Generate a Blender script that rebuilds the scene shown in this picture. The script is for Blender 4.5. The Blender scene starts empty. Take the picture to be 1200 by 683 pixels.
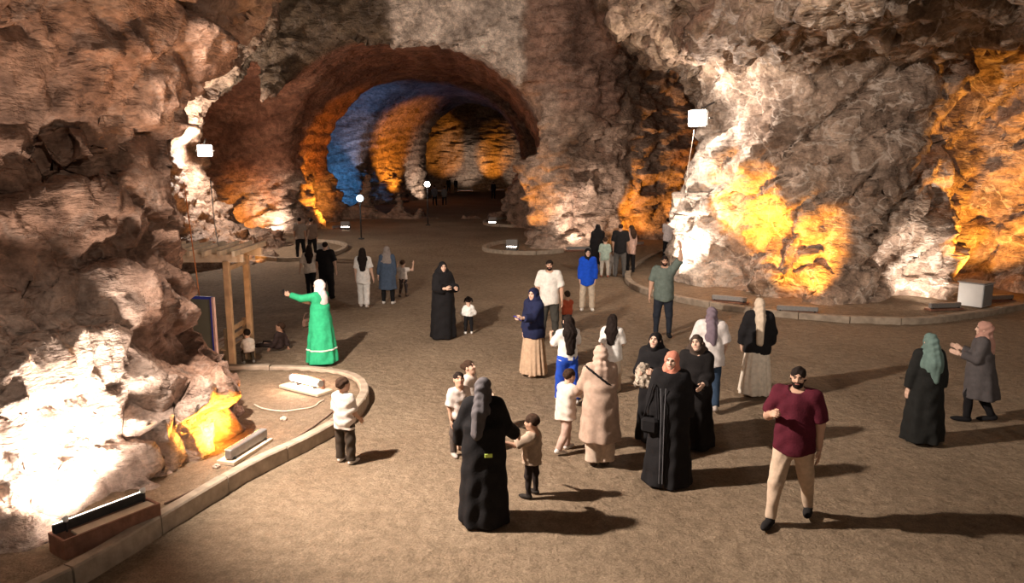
import bpy, math, time
import numpy as np

T0 = time.time()
SC = bpy.context.scene
COL = SC.collection
R = math.radians

# ---------------------------------------------------------------- camera
cam_d = bpy.data.cameras.new('camera')
cam = bpy.data.objects.new('camera', cam_d)
COL.objects.link(cam)
cam_d.sensor_width = 36.0
cam_d.lens = 880 / 1200 * 36.0
cam_d.clip_end = 400
cam.location = (0, 0, 4.0)
cam.rotation_euler = (R(80), 0, 0)
SC.camera = cam

# ---------------------------------------------------------------- world, exposure
w = bpy.data.worlds.new('world'); SC.world = w
w.use_nodes = True
w.node_tree.nodes['Background'].inputs[0].default_value = (1.0, 0.80, 0.62, 1)
w.node_tree.nodes['Background'].inputs[1].default_value = 0.12
SC.view_settings.view_transform = 'Standard'
SC.view_settings.look = 'None'
SC.view_settings.exposure = 0.0
SC.view_settings.gamma = 1.0
SC.view_settings.use_curve_mapping = False
SC.cycles.use_denoising = True
SC.cycles.max_bounces = 6
SC.cycles.diffuse_bounces = 4
SC.cycles.sample_clamp_indirect = 4.0

WHITE = (1.0, 0.86, 0.74)
COOL = (0.92, 0.95, 1.0)
AMBER = (1.0, 0.40, 0.045)
BLUE = (0.04, 0.30, 0.95)

def spot(name, loc, target, watts, color, angle=90, blend=0.6, size=0.12):
    d = bpy.data.lights.new(name, 'SPOT')
    d.energy = watts; d.color = color
    d.spot_size = R(angle); d.spot_blend = blend; d.shadow_soft_size = size
    o = bpy.data.objects.new(name, d); COL.objects.link(o)
    o.location = loc
    v = np.array(target, float) - np.array(loc, float)
    import mathutils
    o.rotation_euler = mathutils.Vector(v).to_track_quat('-Z', 'Y').to_euler()
    return o

def point(name, loc, watts, color, size=0.15):
    d = bpy.data.lights.new(name, 'POINT')
    d.energy = watts; d.color = color; d.shadow_soft_size = size
    o = bpy.data.objects.new(name, d); COL.objects.link(o); o.location = loc
    return o

# high floodlights of the hall: one on the left rock out of view, then three added fill lights without fixtures;
# the two that are in view hang on the pillars
spot('hall_floodlight_light', (-4.45, 7.9, 5.75), (3.2, 12.6, 0.6), 6300, WHITE, 117, 0.5, 0.12)
spot('rear_fill_light', (5.0, -3.0, 7.0), (4.0, 29.0, 8.6), 6400, WHITE, 70, 1.0, 0.3)  # added unseen fill from behind the camera, lifts the hall rock
spot('rear_fill_light', (2.5, -1.5, 6.2), (-5.6, 9.6, 3.6), 1500, WHITE, 46, 1.0, 0.25)  # second added fill, brightens the left rock face from the front
spot('arch_fill_light', (.5, 14.0, 9.8), (-2.0, 34.0, 8.6), 3400, WHITE, 70, 0.9, 0.25)  # invented overhead spot, added to brighten the pale panel over the arch
point('pole_floodlight_light', (-12.75, 32.1, 4.4), 1300, WHITE, 0.2)
point('pillar_floodlight_light', (5.35, 22.6, 5.2), 520, WHITE, 0.2)
# bar lamps and floods at the feet of the walls (their housings are built further down)
def wash(loc, target, watts, color, angle=95):
    return spot('wall_washer_light', loc, target, watts, color, angle, .7, .12)
wash((-4.3, 7.5, .35), (-6.0, 8.0, 2.0), 680, WHITE, 120)         # left pillar, white
wash((-4.05, 7.7, .4), (-5.6, 8.9, 2.9), 430, WHITE, 95)
wash((-3.68, 9.55, .3), (-4.7, 9.9, 1.2), 800, AMBER, 140)        # left pillar, amber
point('tube_lamp_light', (-3.55, 12.3, .42), 95, (1, .62, .45), .15)
wash((6.2, 20.25, .4), (7.0, 22.0, 2.0), 4200, AMBER, 46)               # right pillar
wash((7.75, 19.25, .3), (8.2, 20.9, 1.1), 2600, AMBER, 60)
wash((11.3, 19.75, .3), (11.7, 21.3, .9), 620, WHITE, 82)
wash((13.6, 20.7, .3), (14.1, 23.3, 3.6), 2200, AMBER, 100)
wash((4.7, 23.4, .3), (6.0, 24.2, 2.0), 1200, WHITE, 75)
wash((3.0, 33.1, .3), (3.3, 35.3, 1.6), 800, WHITE)               # back wall
wash((5.7, 35.4, .3), (6.3, 37.0, 1.5), 1300, AMBER, 80)
wash((9.0, 37.4, .3), (9.6, 39.6, 2.0), 700, AMBER)
wash((.3, 33.4, .35), (1.3, 35.0, 2.6), 420, AMBER, 70)               # right leg of the arch
wash((-.2, 45.8, .35), (1.3, 46.0, 2.0), 500, AMBER)
wash((-14.4, 39.6, .3), (-14.5, 42.3, 1.2), 700, AMBER, 80)           # wall left of the tunnel
wash((-13.0, 40.5, .3), (-13.2, 43.3, 1.6), 600, WHITE)
wash((-10.2, 44.5, .3), (-12.4, 46.5, 2.6), 2100, AMBER, 100)
wash((-9.6, 29.0, .3), (-11.6, 30.5, 1.0), 300, AMBER)
wash((-13.5, 25.2, .3), (-13.6, 27.0, 1.6), 300, AMBER)
wash((-14.5, 58.0, .3), (-15.2, 64.0, 5.5), 3000, BLUE, 120)      # blue chamber
wash((-11.0, 61.0, .3), (-12.9, 65.2, 6.0), 900, (.70, .75, 1), 34)
wash((-8.4, 68.0, .3), (-11.0, 70.0, 4.5), 3200, AMBER, 85)
wash((-7.5, 74.5, .3), (-9.5, 76.0, 2.0), 900, WHITE, 90)
wash((-9.3, 98.5, .3), (-9.6, 104.0, 4.0), 2600, AMBER, 55)      # far chamber
wash((-6.4, 98.0, .3), (-6.4, 104.0, 3.0), 1300, WHITE, 55)
wash((-2.4, 100.0, .3), (-2.6, 105.0, 4.0), 2600, AMBER, 52)
wash((1.2, 99.0, .3), (1.4, 105.0, 3.0), 900, WHITE, 60)
point('lantern_light', (-5.15, 46.0, 2.5), 60, COOL, .12)
point('lantern_light', (-7.65, 38.0, 2.05), 45, (.55, .8, 1.0), .12)

# ---------------------------------------------------------------- small tools
def tag(o, label=None, cat=None, group=None, kind=None):
    if label: o['label'] = label
    if cat: o['category'] = cat
    if group: o['group'] = group
    if kind: o['kind'] = kind
    return o

def empty(name, loc=(0, 0, 0), rz=0.0):
    o = bpy.data.objects.new(name, None); COL.objects.link(o)
    o.location = loc; o.rotation_euler = (0, 0, rz)
    o.empty_display_size = 0.2
    return o

def mesh_obj(name, V, F, mats, parent=None, smooth=True, fm=None):
    V = np.asarray(V, np.float32); F = np.asarray(F, np.int32)
    me = bpy.data.meshes.new(name)
    n, k = F.shape
    me.vertices.add(len(V)); me.vertices.foreach_set('co', V.ravel())
    me.loops.add(n * k); me.loops.foreach_set('vertex_index', F.ravel())
    me.polygons.add(n)
    me.polygons.foreach_set('loop_start', np.arange(0, n * k, k, dtype=np.int32))
    me.polygons.foreach_set('loop_total', np.full(n, k, np.int32))
    if not isinstance(mats, (list, tuple)): mats = [mats]
    for m in mats: me.materials.append(m)
    if fm is not None: me.polygons.foreach_set('material_index', np.asarray(fm, np.int32))
    me.polygons.foreach_set('use_smooth', np.full(n, bool(smooth)))
    me.update(calc_edges=True)
    o = bpy.data.objects.new(name, me); COL.objects.link(o)
    if parent is not None: o.parent = parent
    return o

# mesh builder for hard-edged things
class MB:
    def __init__(s): s.v = []; s.f = []
    def add(s, vs, fs):
        b = len(s.v); s.v += [tuple(map(float, q)) for q in vs]; s.f += [tuple(b + i for i in q) for q in fs]; return s
    def box(s, c, d, rz=0.0, rx=0.0, bev=0.0, ry=0.0):
        x, y, z = d[0] / 2, d[1] / 2, d[2] / 2
        if bev > 0:
            bv = min(bev, x * .9, y * .9, z * .9); vs = []; fs = []
            # three rings of 8: a chamfered box
            def ring(hx, hy, cz, b):
                return [(-hx + b, -hy, cz), (hx - b, -hy, cz), (hx, -hy + b, cz), (hx, hy - b, cz),
                        (hx - b, hy, cz), (-hx + b, hy, cz), (-hx, hy - b, cz), (-hx, -hy + b, cz)]
            vs = ring(x - bv, y - bv, -z, bv * .5) + ring(x, y, -z + bv, bv) + ring(x, y, z - bv, bv) + ring(x - bv, y - bv, z, bv * .5)
            fs = [tuple(range(7, -1, -1)), tuple(range(24, 32))]
            for k in range(3):
                for i in range(8):
                    j = (i + 1) % 8; fs.append((k * 8 + i, k * 8 + j, k * 8 + 8 + j, k * 8 + 8 + i))
        else:
            vs = [(a, b, e) for e in (-z, z) for a, b in ((-x, -y), (x, -y), (x, y), (-x, y))]
            fs = [(3, 2, 1, 0), (4, 5, 6, 7), (0, 1, 5, 4), (1, 2, 6, 5), (2, 3, 7, 6), (3, 0, 4, 7)]
        V = np.array(vs)
        for ax, a in ((0, rx), (1, ry), (2, rz)):
            if a: V = V @ rotm(ax, a).T
        return s.add(V + np.array(c), fs)
    def tube(s, pts, r, n=8, cap=True):
        pts = [np.array(p, float) for p in pts]; m = len(pts)
        rs = r if isinstance(r, (list, tuple)) else [r] * m
        vs = []; fs = []
        for i, p in enumerate(pts):
            t = pts[min(i + 1, m - 1)] - pts[max(i - 1, 0)]; t /= (np.linalg.norm(t) + 1e-9)
            u = np.cross(t, (0, 0, 1.0)) if abs(t[2]) < .95 else np.cross(t, (1.0, 0, 0))
            u /= np.linalg.norm(u); q = np.cross(t, u)
            for k in range(n):
                a = 2 * math.pi * k / n
                vs.append(p + rs[i] * (math.cos(a) * u + math.sin(a) * q))
        for i in range(m - 1):
            for k in range(n):
                j = (k + 1) % n
                fs.append((i * n + k, i * n + n + k, i * n + n + j, i * n + j))
        if cap:
            fs.append(tuple(range(n))); fs.append(tuple(range((m - 1) * n + n - 1, (m - 1) * n - 1, -1)))
        return s.add(vs, fs)
    def build(s, name, mat, parent=None, smooth=False):
        me = bpy.data.meshes.new(name); me.from_pydata(s.v, [], s.f)
        me.materials.append(mat)
        if smooth: me.polygons.foreach_set('use_smooth', np.full(len(me.polygons), True))
        me.update()
        o = bpy.data.objects.new(name, me); COL.objects.link(o)
        if parent is not None: o.parent = parent
        return o

def rotm(ax, a):
    c, s = math.cos(a), math.sin(a)
    return np.array([[[1, 0, 0], [0, c, -s], [0, s, c]], [[c, 0, s], [0, 1, 0], [-s, 0, c]], [[c, -s, 0], [s, c, 0], [0, 0, 1]]][ax])

# ---- numpy noise
_rng = np.random.default_rng(7)
_PERM = np.concatenate([_rng.permutation(256)] * 3).astype(np.int32)
_VAL = _rng.uniform(-1, 1, 256).astype(np.float32)

def noise3(P, seed=0):
    P = np.asarray(P, np.float32) + np.float32(100.37 + seed * 17.31)
    I = np.floor(P).astype(np.int32); Fr = P - I
    Fr = Fr * Fr * Fr * (Fr * (Fr * 6 - 15) + 10)
    I &= 255
    x0, y0, z0 = I[:, 0], I[:, 1], I[:, 2]
    out = None
    acc = {}
    for dx in (0, 1):
        a = _PERM[(x0 + dx) & 255]
        for dy in (0, 1):
            b = _PERM[a + ((y0 + dy) & 255)]
            for dz in (0, 1):
                acc[dx, dy, dz] = _VAL[_PERM[b + ((z0 + dz) & 255)]]
    fx, fy, fz = Fr[:, 0], Fr[:, 1], Fr[:, 2]
    l = lambda a, b, t: a + (b - a) * t
    return l(l(l(acc[0, 0, 0], acc[1, 0, 0], fx), l(acc[0, 1, 0], acc[1, 1, 0], fx), fy),
             l(l(acc[0, 0, 1], acc[1, 0, 1], fx), l(acc[0, 1, 1], acc[1, 1, 1], fx), fy), fz)

def fbm(P, oct=4, seed=0, gain=.5):
    s = 0; a = 1.0
    for k in range(oct):
        s = s + a * noise3(P * (2.03 ** k), seed + k); a *= gain
    return s

def facets(P, seed=0, tilt=.5):
    """broken-rock relief: every Voronoi cell is a tilted flat facet"""
    P = np.asarray(P, np.float32); I = np.floor(P).astype(np.int32)
    best = np.full(len(P), 9e9, np.float32); val = np.zeros(len(P), np.float32); sec = best.copy()
    for dx in (-1, 0, 1):
        for dy in (-1, 0, 1):
            for dz in (-1, 0, 1):
                C = I + np.array([dx, dy, dz], np.int32)
                h = _PERM[(_PERM[(_PERM[(C[:, 0] + seed) & 255] + (C[:, 1] & 255))] + (C[:, 2] & 255))]
                q = lambda k: _VAL[_PERM[h + k]]
                D = P - (C + .5 + .45 * np.stack([q(1), q(2), q(3)], 1))
                d2 = (D * D).sum(1)
                v = tilt * (D[:, 0] * q(4) + D[:, 1] * q(5) + D[:, 2] * q(6)) + .5 * q(7)
                m = d2 < best
                sec = np.where(m, best, np.minimum(sec, d2))
                best = np.where(m, d2, best); val = np.where(m, v, val)
    return val, np.sqrt(sec) - np.sqrt(best)

# ---- surface nets on a value grid, returns index-space vertices and quads
def surface_nets(D):
    S = D < 0
    nx, ny, nz = D.shape
    c = [(i, j, k) for i in (0, 1) for j in (0, 1) for k in (0, 1)]
    cnt = np.zeros((nx - 1, ny - 1, nz - 1), np.int8)
    for i, j, k in c: cnt += S[i:nx - 1 + i, j:ny - 1 + j, k:nz - 1 + k]
    A = np.argwhere((cnt > 0) & (cnt < 8))
    if len(A) == 0: return np.zeros((0, 3)), np.zeros((0, 4), int)
    idx = np.full(cnt.shape, -1, np.int32); idx[A[:, 0], A[:, 1], A[:, 2]] = np.arange(len(A))
    val = {q: D[A[:, 0] + q[0], A[:, 1] + q[1], A[:, 2] + q[2]] for q in c}
    acc = np.zeros((len(A), 3), np.float32); num = np.zeros(len(A), np.float32)
    for a in c:
        for ax in range(3):
            if a[ax]: continue
            b = list(a); b[ax] = 1; b = tuple(b)
            va, vb = val[a], val[b]; m = (va < 0) != (vb < 0)
            t = np.where(m, va / np.where(m, va - vb, 1), 0)
            q = np.tile(np.array(a, np.float32), (len(A), 1)); q[:, ax] = t
            acc += q * m[:, None]; num += m
    V = A + acc / num[:, None]
    Q = []
    for ax in range(3):
        u, v = (ax + 1) % 3, (ax + 2) % 3
        sl0 = [slice(1, -1)] * 3; sl1 = [slice(1, -1)] * 3
        sl0[ax] = slice(0, -1); sl1[ax] = slice(1, None)
        s0, s1 = S[tuple(sl0)], S[tuple(sl1)]
        E = np.argwhere(s0 != s1)
        if len(E) == 0: continue
        flip = s0[E[:, 0], E[:, 1], E[:, 2]]
        off = np.ones(3, int); off[ax] = 0
        E = E + off
        def cell(du, dv):
            C = E.copy(); C[:, u] -= du; C[:, v] -= dv
            return idx[C[:, 0], C[:, 1], C[:, 2]]
        q = np.stack([cell(1, 1), cell(0, 1), cell(0, 0), cell(1, 0)], 1)
        q[~flip] = q[~flip][:, ::-1]
        Q.append(q)
    Q = np.concatenate(Q); Q = Q[(Q >= 0).all(1)]
    return V, Q

def vnormals(V, F):
    a, b, c, d = (V[F[:, i]] for i in range(4))
    n = np.cross(c - a, d - b)
    N = np.zeros((len(V), 3))
    for i in range(4):
        for k in range(3): N[:, k] += np.bincount(F[:, i], n[:, k], len(V))
    return N / (np.linalg.norm(N, axis=1)[:, None] + 1e-12)

def sdf_mesh(fn, lo, hi, res):
    """surface of fn<0 inside a box; evaluated coarse first, fine only near the surface"""
    lo = np.array(lo, float); hi = np.array(hi, float); B = 4
    n = np.ceil((hi - lo) / (res * B)).astype(int) + 1
    G = np.stack(np.meshgrid(*[np.arange(k) for k in n], indexing='ij'), -1).reshape(-1, 3)
    cen = lo + (G + .5) * res * B - res * .5
    dc = fn(cen.astype(np.float32))
    near = np.abs(dc) < res * B * 1.35 + .012
    D = np.repeat(np.repeat(np.repeat(dc.reshape(n), B, 0), B, 1), B, 2).astype(np.float32)
    g = G[near]
    o = np.stack(np.meshgrid(*[np.arange(B)] * 3, indexing='ij'), -1).reshape(-1, 3)
    I = (g[:, None, :] * B + o[None]).reshape(-1, 3)
    D[I[:, 0], I[:, 1], I[:, 2]] = fn((lo + I * res).astype(np.float32))
    V, F = surface_nets(D)
    return lo + V * res, F

# ---- material helper
def new_mat(name):
    m = bpy.data.materials.new(name); m.use_nodes = True
    nt = m.node_tree; b = nt.nodes['Principled BSDF']
    return m, nt, b

def mat(name, col, rough=.8, var=.12, scale=9.0, bump=0.0, metal=0.0, bscale=None, spec=.3):
    """procedural surface: base colour broken up by noise, optional bump"""
    m, nt, b = new_mat(name)
    N = nt.nodes; L = nt.links
    tc = N.new('ShaderNodeTexCoord'); nz = N.new('ShaderNodeTexNoise'); nz.inputs['Scale'].default_value = scale
    nz.inputs['Detail'].default_value = 4
    L.new(tc.outputs['Object'], nz.inputs['Vector'])
    rp = N.new('ShaderNodeValToRGB')
    rp.color_ramp.elements[0].position = .3; rp.color_ramp.elements[1].position = .7
    rp.color_ramp.elements[0].color = tuple(c * (1 - var) for c in col) + (1,)
    rp.color_ramp.elements[1].color = tuple(min(1, c * (1 + var)) for c in col) + (1,)
    L.new(nz.outputs[0], rp.inputs[0]); L.new(rp.outputs[0], b.inputs['Base Color'])
    b.inputs['Roughness'].default_value = rough; b.inputs['Metallic'].default_value = metal
    b.inputs['Specular IOR Level'].default_value = spec
    if bump:
        n2 = N.new('ShaderNodeTexNoise'); n2.inputs['Scale'].default_value = bscale or scale * 3; n2.inputs['Detail'].default_value = 5
        L.new(tc.outputs['Object'], n2.inputs['Vector'])
        bp = N.new('ShaderNodeBump'); bp.inputs['Strength'].default_value = bump; bp.inputs['Distance'].default_value = .02
        L.new(n2.outputs[0], bp.inputs['Height']); L.new(bp.outputs[0], b.inputs['Normal'])
    return m

def emit(name, col, s):
    m, nt, b = new_mat(name)
    b.inputs['Base Color'].default_value = (.8, .8, .8, 1)
    b.inputs['Emission Color'].default_value = tuple(col) + (1,)
    b.inputs['Emission Strength'].default_value = s
    return m

# ================================================================= THE CAVE
def poly_sdf(px, py, poly):
    P = np.array(poly, np.float32); n = len(P)
    d = np.full(px.shape, 1e9, np.float32); s = np.ones(px.shape, np.float32)
    for i in range(n):
        a, b = P[i], P[i - 1]
        ex, ey = b - a; wx, wy = px - a[0], py - a[1]
        t = np.clip((wx * ex + wy * ey) / (ex * ex + ey * ey), 0, 1)
        d = np.minimum(d, (wx - ex * t) ** 2 + (wy - ey * t) ** 2)
        c1 = py >= a[1]; c2 = py < b[1]; c3 = ex * wy > ey * wx
        s = np.where((c1 & c2 & c3) | (~c1 & ~c2 & ~c3), -s, s)
    return s * np.sqrt(d)

def smin(a, b, k):
    h = np.clip(.5 + .5 * (b - a) / k, 0, 1)
    return b + (a - b) * h - k * h * (1 - h)
def smax(a, b, k): return -smin(-a, -b, k)
def sstep(a, b, x):
    t = np.clip((x - a) / (b - a), 0, 1); return t * t * (3 - 2 * t)

def cone(P, a, b, ra, rb):
    a = np.asarray(a, np.float32); b = np.asarray(b, np.float32); ba = b - a
    t = np.clip(((P - a) @ ba) / float(ba @ ba + 1e-9), 0, 1)
    return np.sqrt(((P - a - t[:, None] * ba) ** 2).sum(1)) - (ra + (rb - ra) * t)

def build_cave():
    th = np.linspace(R(-52), R(52), 340).astype(np.float32)
    rr = np.exp(np.linspace(math.log(4.2), math.log(118), 410)).astype(np.float32)
    zz = np.concatenate([np.arange(-.5, 9.6, .088), np.arange(9.7, 13.4, .16)]).astype(np.float32)
    X = np.sin(th)[:, None] * rr[None]; Y = np.cos(th)[:, None] * rr[None]
    z = zz[None, None]
    X3 = X[:, :, None]; Y3 = Y[:, :, None]
    # --- air spaces (negative inside)
    def vault(cx, a, spring, b, axis):          # barrel vault
        u = (X - cx) if axis == 'y' else (Y - cx)
        up = np.maximum(zz - spring, 0) / b
        return ((np.sqrt((u / a)[:, :, None] ** 2 + up[None, None] ** 2) - 1) * min(a, b)).astype(np.float32)
    hall = poly_sdf(X, Y, [(-40, -8), (30, -8), (30, 44), (14, 42.5), (9.5, 39.6), (5.9, 37.2), (4.0, 35.6), (2.6, 34.4), (-3, 34.9), (-11.0, 34.6), (-11.4, 38.4), (-40, 38.4)])
    low = 7.0 + 2.1 * sstep(24, 33, Y)
    zc = 12.2 - (12.2 - low) * sstep(2.8, 4.8, X + .05 * (Y - 30)) - 2.2 * sstep(-9, -14, X) - 2.0 * sstep(31, 35, Y) * sstep(-11, -13.5, X)
    air = smax(hall[:, :, None], z - zc[:, :, None], 1.2)
    cx = -5.3
    t = smax(vault(cx, 7.1, 3.4, 6.1, 'y'), np.abs(Y - 42)[:, :, None] - 10, .5); air = smin(air, t, .35)
    t = smax(vault(38.4, 3.7, 2.8, 5.2, 'x'), (np.abs(X + 24) - 14)[:, :, None], .6); air = smin(air, t, .5)
    t = smax(vault(57.5, 6.8, 7.2, 3.2, 'x'), (np.abs(X + 16) - 20)[:, :, None], .6); air = smin(air, t, .5)
    xl = np.interp(Y, [60, 65, 77, 90], [-13.3, -12.9, -9.5, -9.5]); cxb = (xl + 1.1) / 2; ab = (1.1 - xl) / 2
    up = np.maximum(zz - 3.8, 0) / 6.2
    t = (np.sqrt(((X - cxb) / ab)[:, :, None] ** 2 + up[None, None] ** 2) - 1).astype(np.float32) * 5.3
    t = smax(t, np.abs(Y - 74)[:, :, None] - 14, .5); air = smin(air, t, .4)
    far = poly_sdf(X, Y, [(-20, 84), (10, 84), (12, 100), (3, 107), (-6, 104), (-14, 108), (-22, 98)])
    t = smax(far[:, :, None], z - 11.5, 2.5); air = smin(air, t, .4)
    rock = -air
    # foot of every wall: scree slope
    foot = .75 * np.clip(1 - zz / 2.2, 0, 1) ** 2
    rock = rock - foot[None, None]
    # --- the three big pillars of the hall
    def pillar(poly, zs, offs):
        o = np.interp(zz, zs, offs).astype(np.float32)
        return poly_sdf(X, Y, poly)[:, :, None] - o[None, None]
    Lp = pillar([(-11, 2.5), (-7.1, 5.6), (-6.2, 7.0), (-5.75, 8.4), (-5.5, 9.6), (-5.3, 10.7), (-6.2, 12.0), (-8, 13.6), (-17, 15), (-24, 9), (-24, 0)],
                [0, .4, 1, 1.9, 3, 4.4, 5.4, 6.4, 9, 13], [1.15, .85, .55, .3, .05, 0, .2, .8, 2.2, 5])
    P1 = pillar([(-14.6, 29.4), (-15.0, 33.6), (-34, 35), (-34, 24), (-19, 25.0)],
                [-.5, 0, .6, 1.3, 2.2, 3.3, 4.6, 6, 7.2, 8.4, 9.6], [5.4, 4.2, 2.9, 1.9, 1.3, 1.0, .9, 1.3, 2.3, 3.5, 5])
    Rp = pillar([(6.35, 25.4), (6.45, 23.6), (7.2, 22.2), (8.3, 21.4), (9.4, 21.2), (10.8, 21.3), (12.4, 21.7), (13.6, 22.9), (14.6, 23.0), (16, 22.4), (23, 23), (25, 34), (14, 35), (7.5, 29)],
                [-.5, 0, .5, 1.1, 2, 3.2, 4.6, 5.6, 6.4, 7.2, 8.2], [1.2, .85, .55, .35, .22, .1, 0, .1, .4, 1.1, 3])
    for p in (Lp, P1, Rp): rock = smin(rock, p, .55)
    # --- buttresses and hollows: (centre, radii, +1 bump / -1 hollow)
    def blob(c, r, sgn, k=.5, yaw=0.0, tilt=0.0):
        nonlocal rock
        dx, dy = X - c[0], Y - c[1]
        ca, sa = math.cos(yaw), math.sin(yaw)
        ux, uy = dx * ca + dy * sa, -dx * sa + dy * ca
        dz = (z - c[2]); u3 = ux[:, :, None]
        ct, st = math.cos(tilt), math.sin(tilt)
        a, b = u3 * ct + dz * st, -u3 * st + dz * ct
        d = (np.sqrt((a / r[0]) ** 2 + (uy / r[1])[:, :, None] ** 2 + (b / r[2]) ** 2) - 1) * min(r)
        rock = smin(rock, d, k) if sgn > 0 else smax(rock, -d, k)
    # right pillar: white spur with the lamp, rib between the two amber hollows, hollows, right-hand recess
    blob((6.3, 24.2, 1.6), (.75, 1.2, 3.2), 1, .7)
    blob((9.6, 21.0, .4), (.8, .7, .9), 1, .6)
    blob((6.85, 21.5, 2.0), (.5, 1.0, .95), -1, .3)
    blob((8.15, 20.5, 1.1), (.5, .95, .95), -1, .3)
    blob((11.7, 20.6, 1.1), (.8, .8, .8), -1, .4)
    blob((14.2, 22.2, 3.0), (.85, 1.2, 4.2), -1, .5)
    for cx_, cz_, t_ in ((10.2, 3.9, .9), (11.0, 3.0, .9), (11.9, 4.3, 1.0), (10.9, 5.2, .5), (12.6, 2.6, .7)):
        blob((cx_, 21.25, cz_), (.75, .35, .1), -1, .12, 0, t_)
    # left pillar: crevices and the amber-lit cave at its foot
    blob((-4.75, 9.8, .1), (.6, .8, .7), 1, .5)
    blob((-4.15, 11.7, 1.45), (1.05, 1.75, 1.35), -1, .25)
    blob((-4.9, 11.6, 7.0), (1.1, 1.5, 1.3), 1, .8)
    # back wall: rounded niches
    for c, r in (((4.3, 35.6, 7.2), (.95, 1.0, 1.2)), ((6.2, 36.6, 6.3), (.8, 1.1, 1.5)), ((5.3, 36.2, 6.6), (.7, .9, 1.0)), ((6.6, 36.8, 1.2), (1.2, 1.0, 1.3))):
        blob(c, r, -1, .25)
    # leg of the arch
    blob((1.2, 35.6, 1.2), (.6, 1.0, 2.2), 1, .6); blob((.6, 47, 1.2), (.7, 1.6, 2.0), 1, .6)
    # --- large and middle relief only near the surface
    band = np.abs(rock) < 1.3
    I = np.argwhere(band)
    P = np.stack([X[I[:, 0], I[:, 1]], Y[I[:, 0], I[:, 1]], zz[I[:, 2]]], 1)
    d = rock[band]
    smooth = tunnel_mask(P)
    amp = 1 - .75 * smooth
    d = d + amp * (.5 * noise3(P / 3.1, 1) + .26 * noise3(P / [1.1, 1.1, 1.6], 2)) - .05
    # deep cracks and holes in the near rock
    S = lambda a, b, r: cone(P, a, b, r, r * .7)
    for a, b, r in (((-3.95, 9.9, 1.8), (-4.15, 12.6, 1.5), .95), ((-5.2, 9.1, 3.4), (-5.55, 8.6, 2.5), .11), ((-5.5, 8.75, 3.2), (-5.65, 8.4, 2.6), .10), ((-5.6, 8.5, 3.05), (-5.7, 8.35, 2.75), .09),
                    ((-5.45, 9.35, 4.2), (-5.9, 8.75, 3.7), .11), ((-5.25, 9.45, 3.8), (-4.95, 9.9, 3.95), .11), ((-4.75, 10.05, 4.4), (-4.8, 9.95, 4.3), .10),
                    ((-4.65, 9.4, 5.35), (-4.45, 10.2, 5.0), .09), ((-4.75, 8.9, .5), (-4.85, 9.0, .2), .3),
                    ((10.5, 20.7, 4.2), (10.35, 20.9, 3.2), .13), ((11.3, 20.8, 4.5), (11.1, 21.1, 3.3), .15), ((9.7, 21.0, 3.3), (11.1, 21.2, 2.75), .07),
                    ((11.9, 21.2, 3.4), (11.6, 21.2, 2.4), .13), ((8.2, 20.6, 2.9), (10.4, 21.2, 1.7), .13), ((12.9, 21.6, 4.2), (12.4, 21.6, 3.2), .14)):
        d = smax(d, -S(a, b, r), .06)
    rock[band] = d
    V, F = surface_nets(rock)
    tv = np.interp(V[:, 0], np.arange(len(th)), th); rv = np.exp(np.interp(V[:, 1], np.arange(len(rr)), np.log(rr)))
    V = np.stack([np.sin(tv) * rv, np.cos(tv) * rv, np.interp(V[:, 2], np.arange(len(zz)), zz)], 1)
    # --- fine relief along the normals
    N = vnormals(V, F)
    # orientation: normals must point into the air
    m = 1 - .8 * tunnel_mask(V)
    dist = np.hypot(V[:, 0], V[:, 1])
    B = V @ rotm(1, .55).T; B = B @ rotm(0, .3).T
    f1, e1 = facets(B / [1.5, 1.5, .62], 3, 1.0)
    W = V + .25 * np.stack([noise3(V * 1.7, 5), noise3(V * 1.7, 6), noise3(V * 1.7, 7)], 1)
    f2, e2 = facets(W * [2.6, 2.6, 1.9], 9, .9)
    crack = np.clip(1 - e1 / .13, 0, 1)
    h = m * (.30 * f1 + .11 * f2 - .10 * crack) + .05 * m * fbm(V * 3.3, 3, 11)
    st = V[:, 2] - .34 * V[:, 0] + .12 * noise3(V * .8, 14)
    h += (1 - m) * (.05 * np.sin(st * 9) + .04 * noise3(np.stack([st * 3.1, st * 0, st * 0], 1), 15) + .05 * fbm(V * 1.6, 3, 12))
    # rows cut by the mining machine, above the right leg of the arch
    rows = rows_mask(V)
    h = h * (1 - .6 * rows) + rows * .07 * np.sin(V[:, 2] * 11 + 1.5 * noise3(V * .9, 18))
    V = V + N * h[:, None]
    # fine erosion ridges seen on near rock only
    return V, F

def tunnel_mask(P):
    x, y, z_ = P[:, 0], P[:, 1], P[:, 2]
    a = sstep(34.8, 36.2, y) * (1 - sstep(84, 86, y)) * sstep(2.2, 4.2, z_ + .25 * noise3(P * .5, 21) * 3) * (1 - sstep(2.4, 3.0, x))
    return a.astype(np.float32)

def rows_mask(P):
    x, y, z_ = P[:, 0], P[:, 1], P[:, 2]
    return (sstep(.4, .8, x) * (1 - sstep(4.6, 5.4, x)) * sstep(33, 34, y) * (1 - sstep(37.5, 38.5, y)) * sstep(5.6, 6.6, z_)).astype(np.float32)

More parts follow.
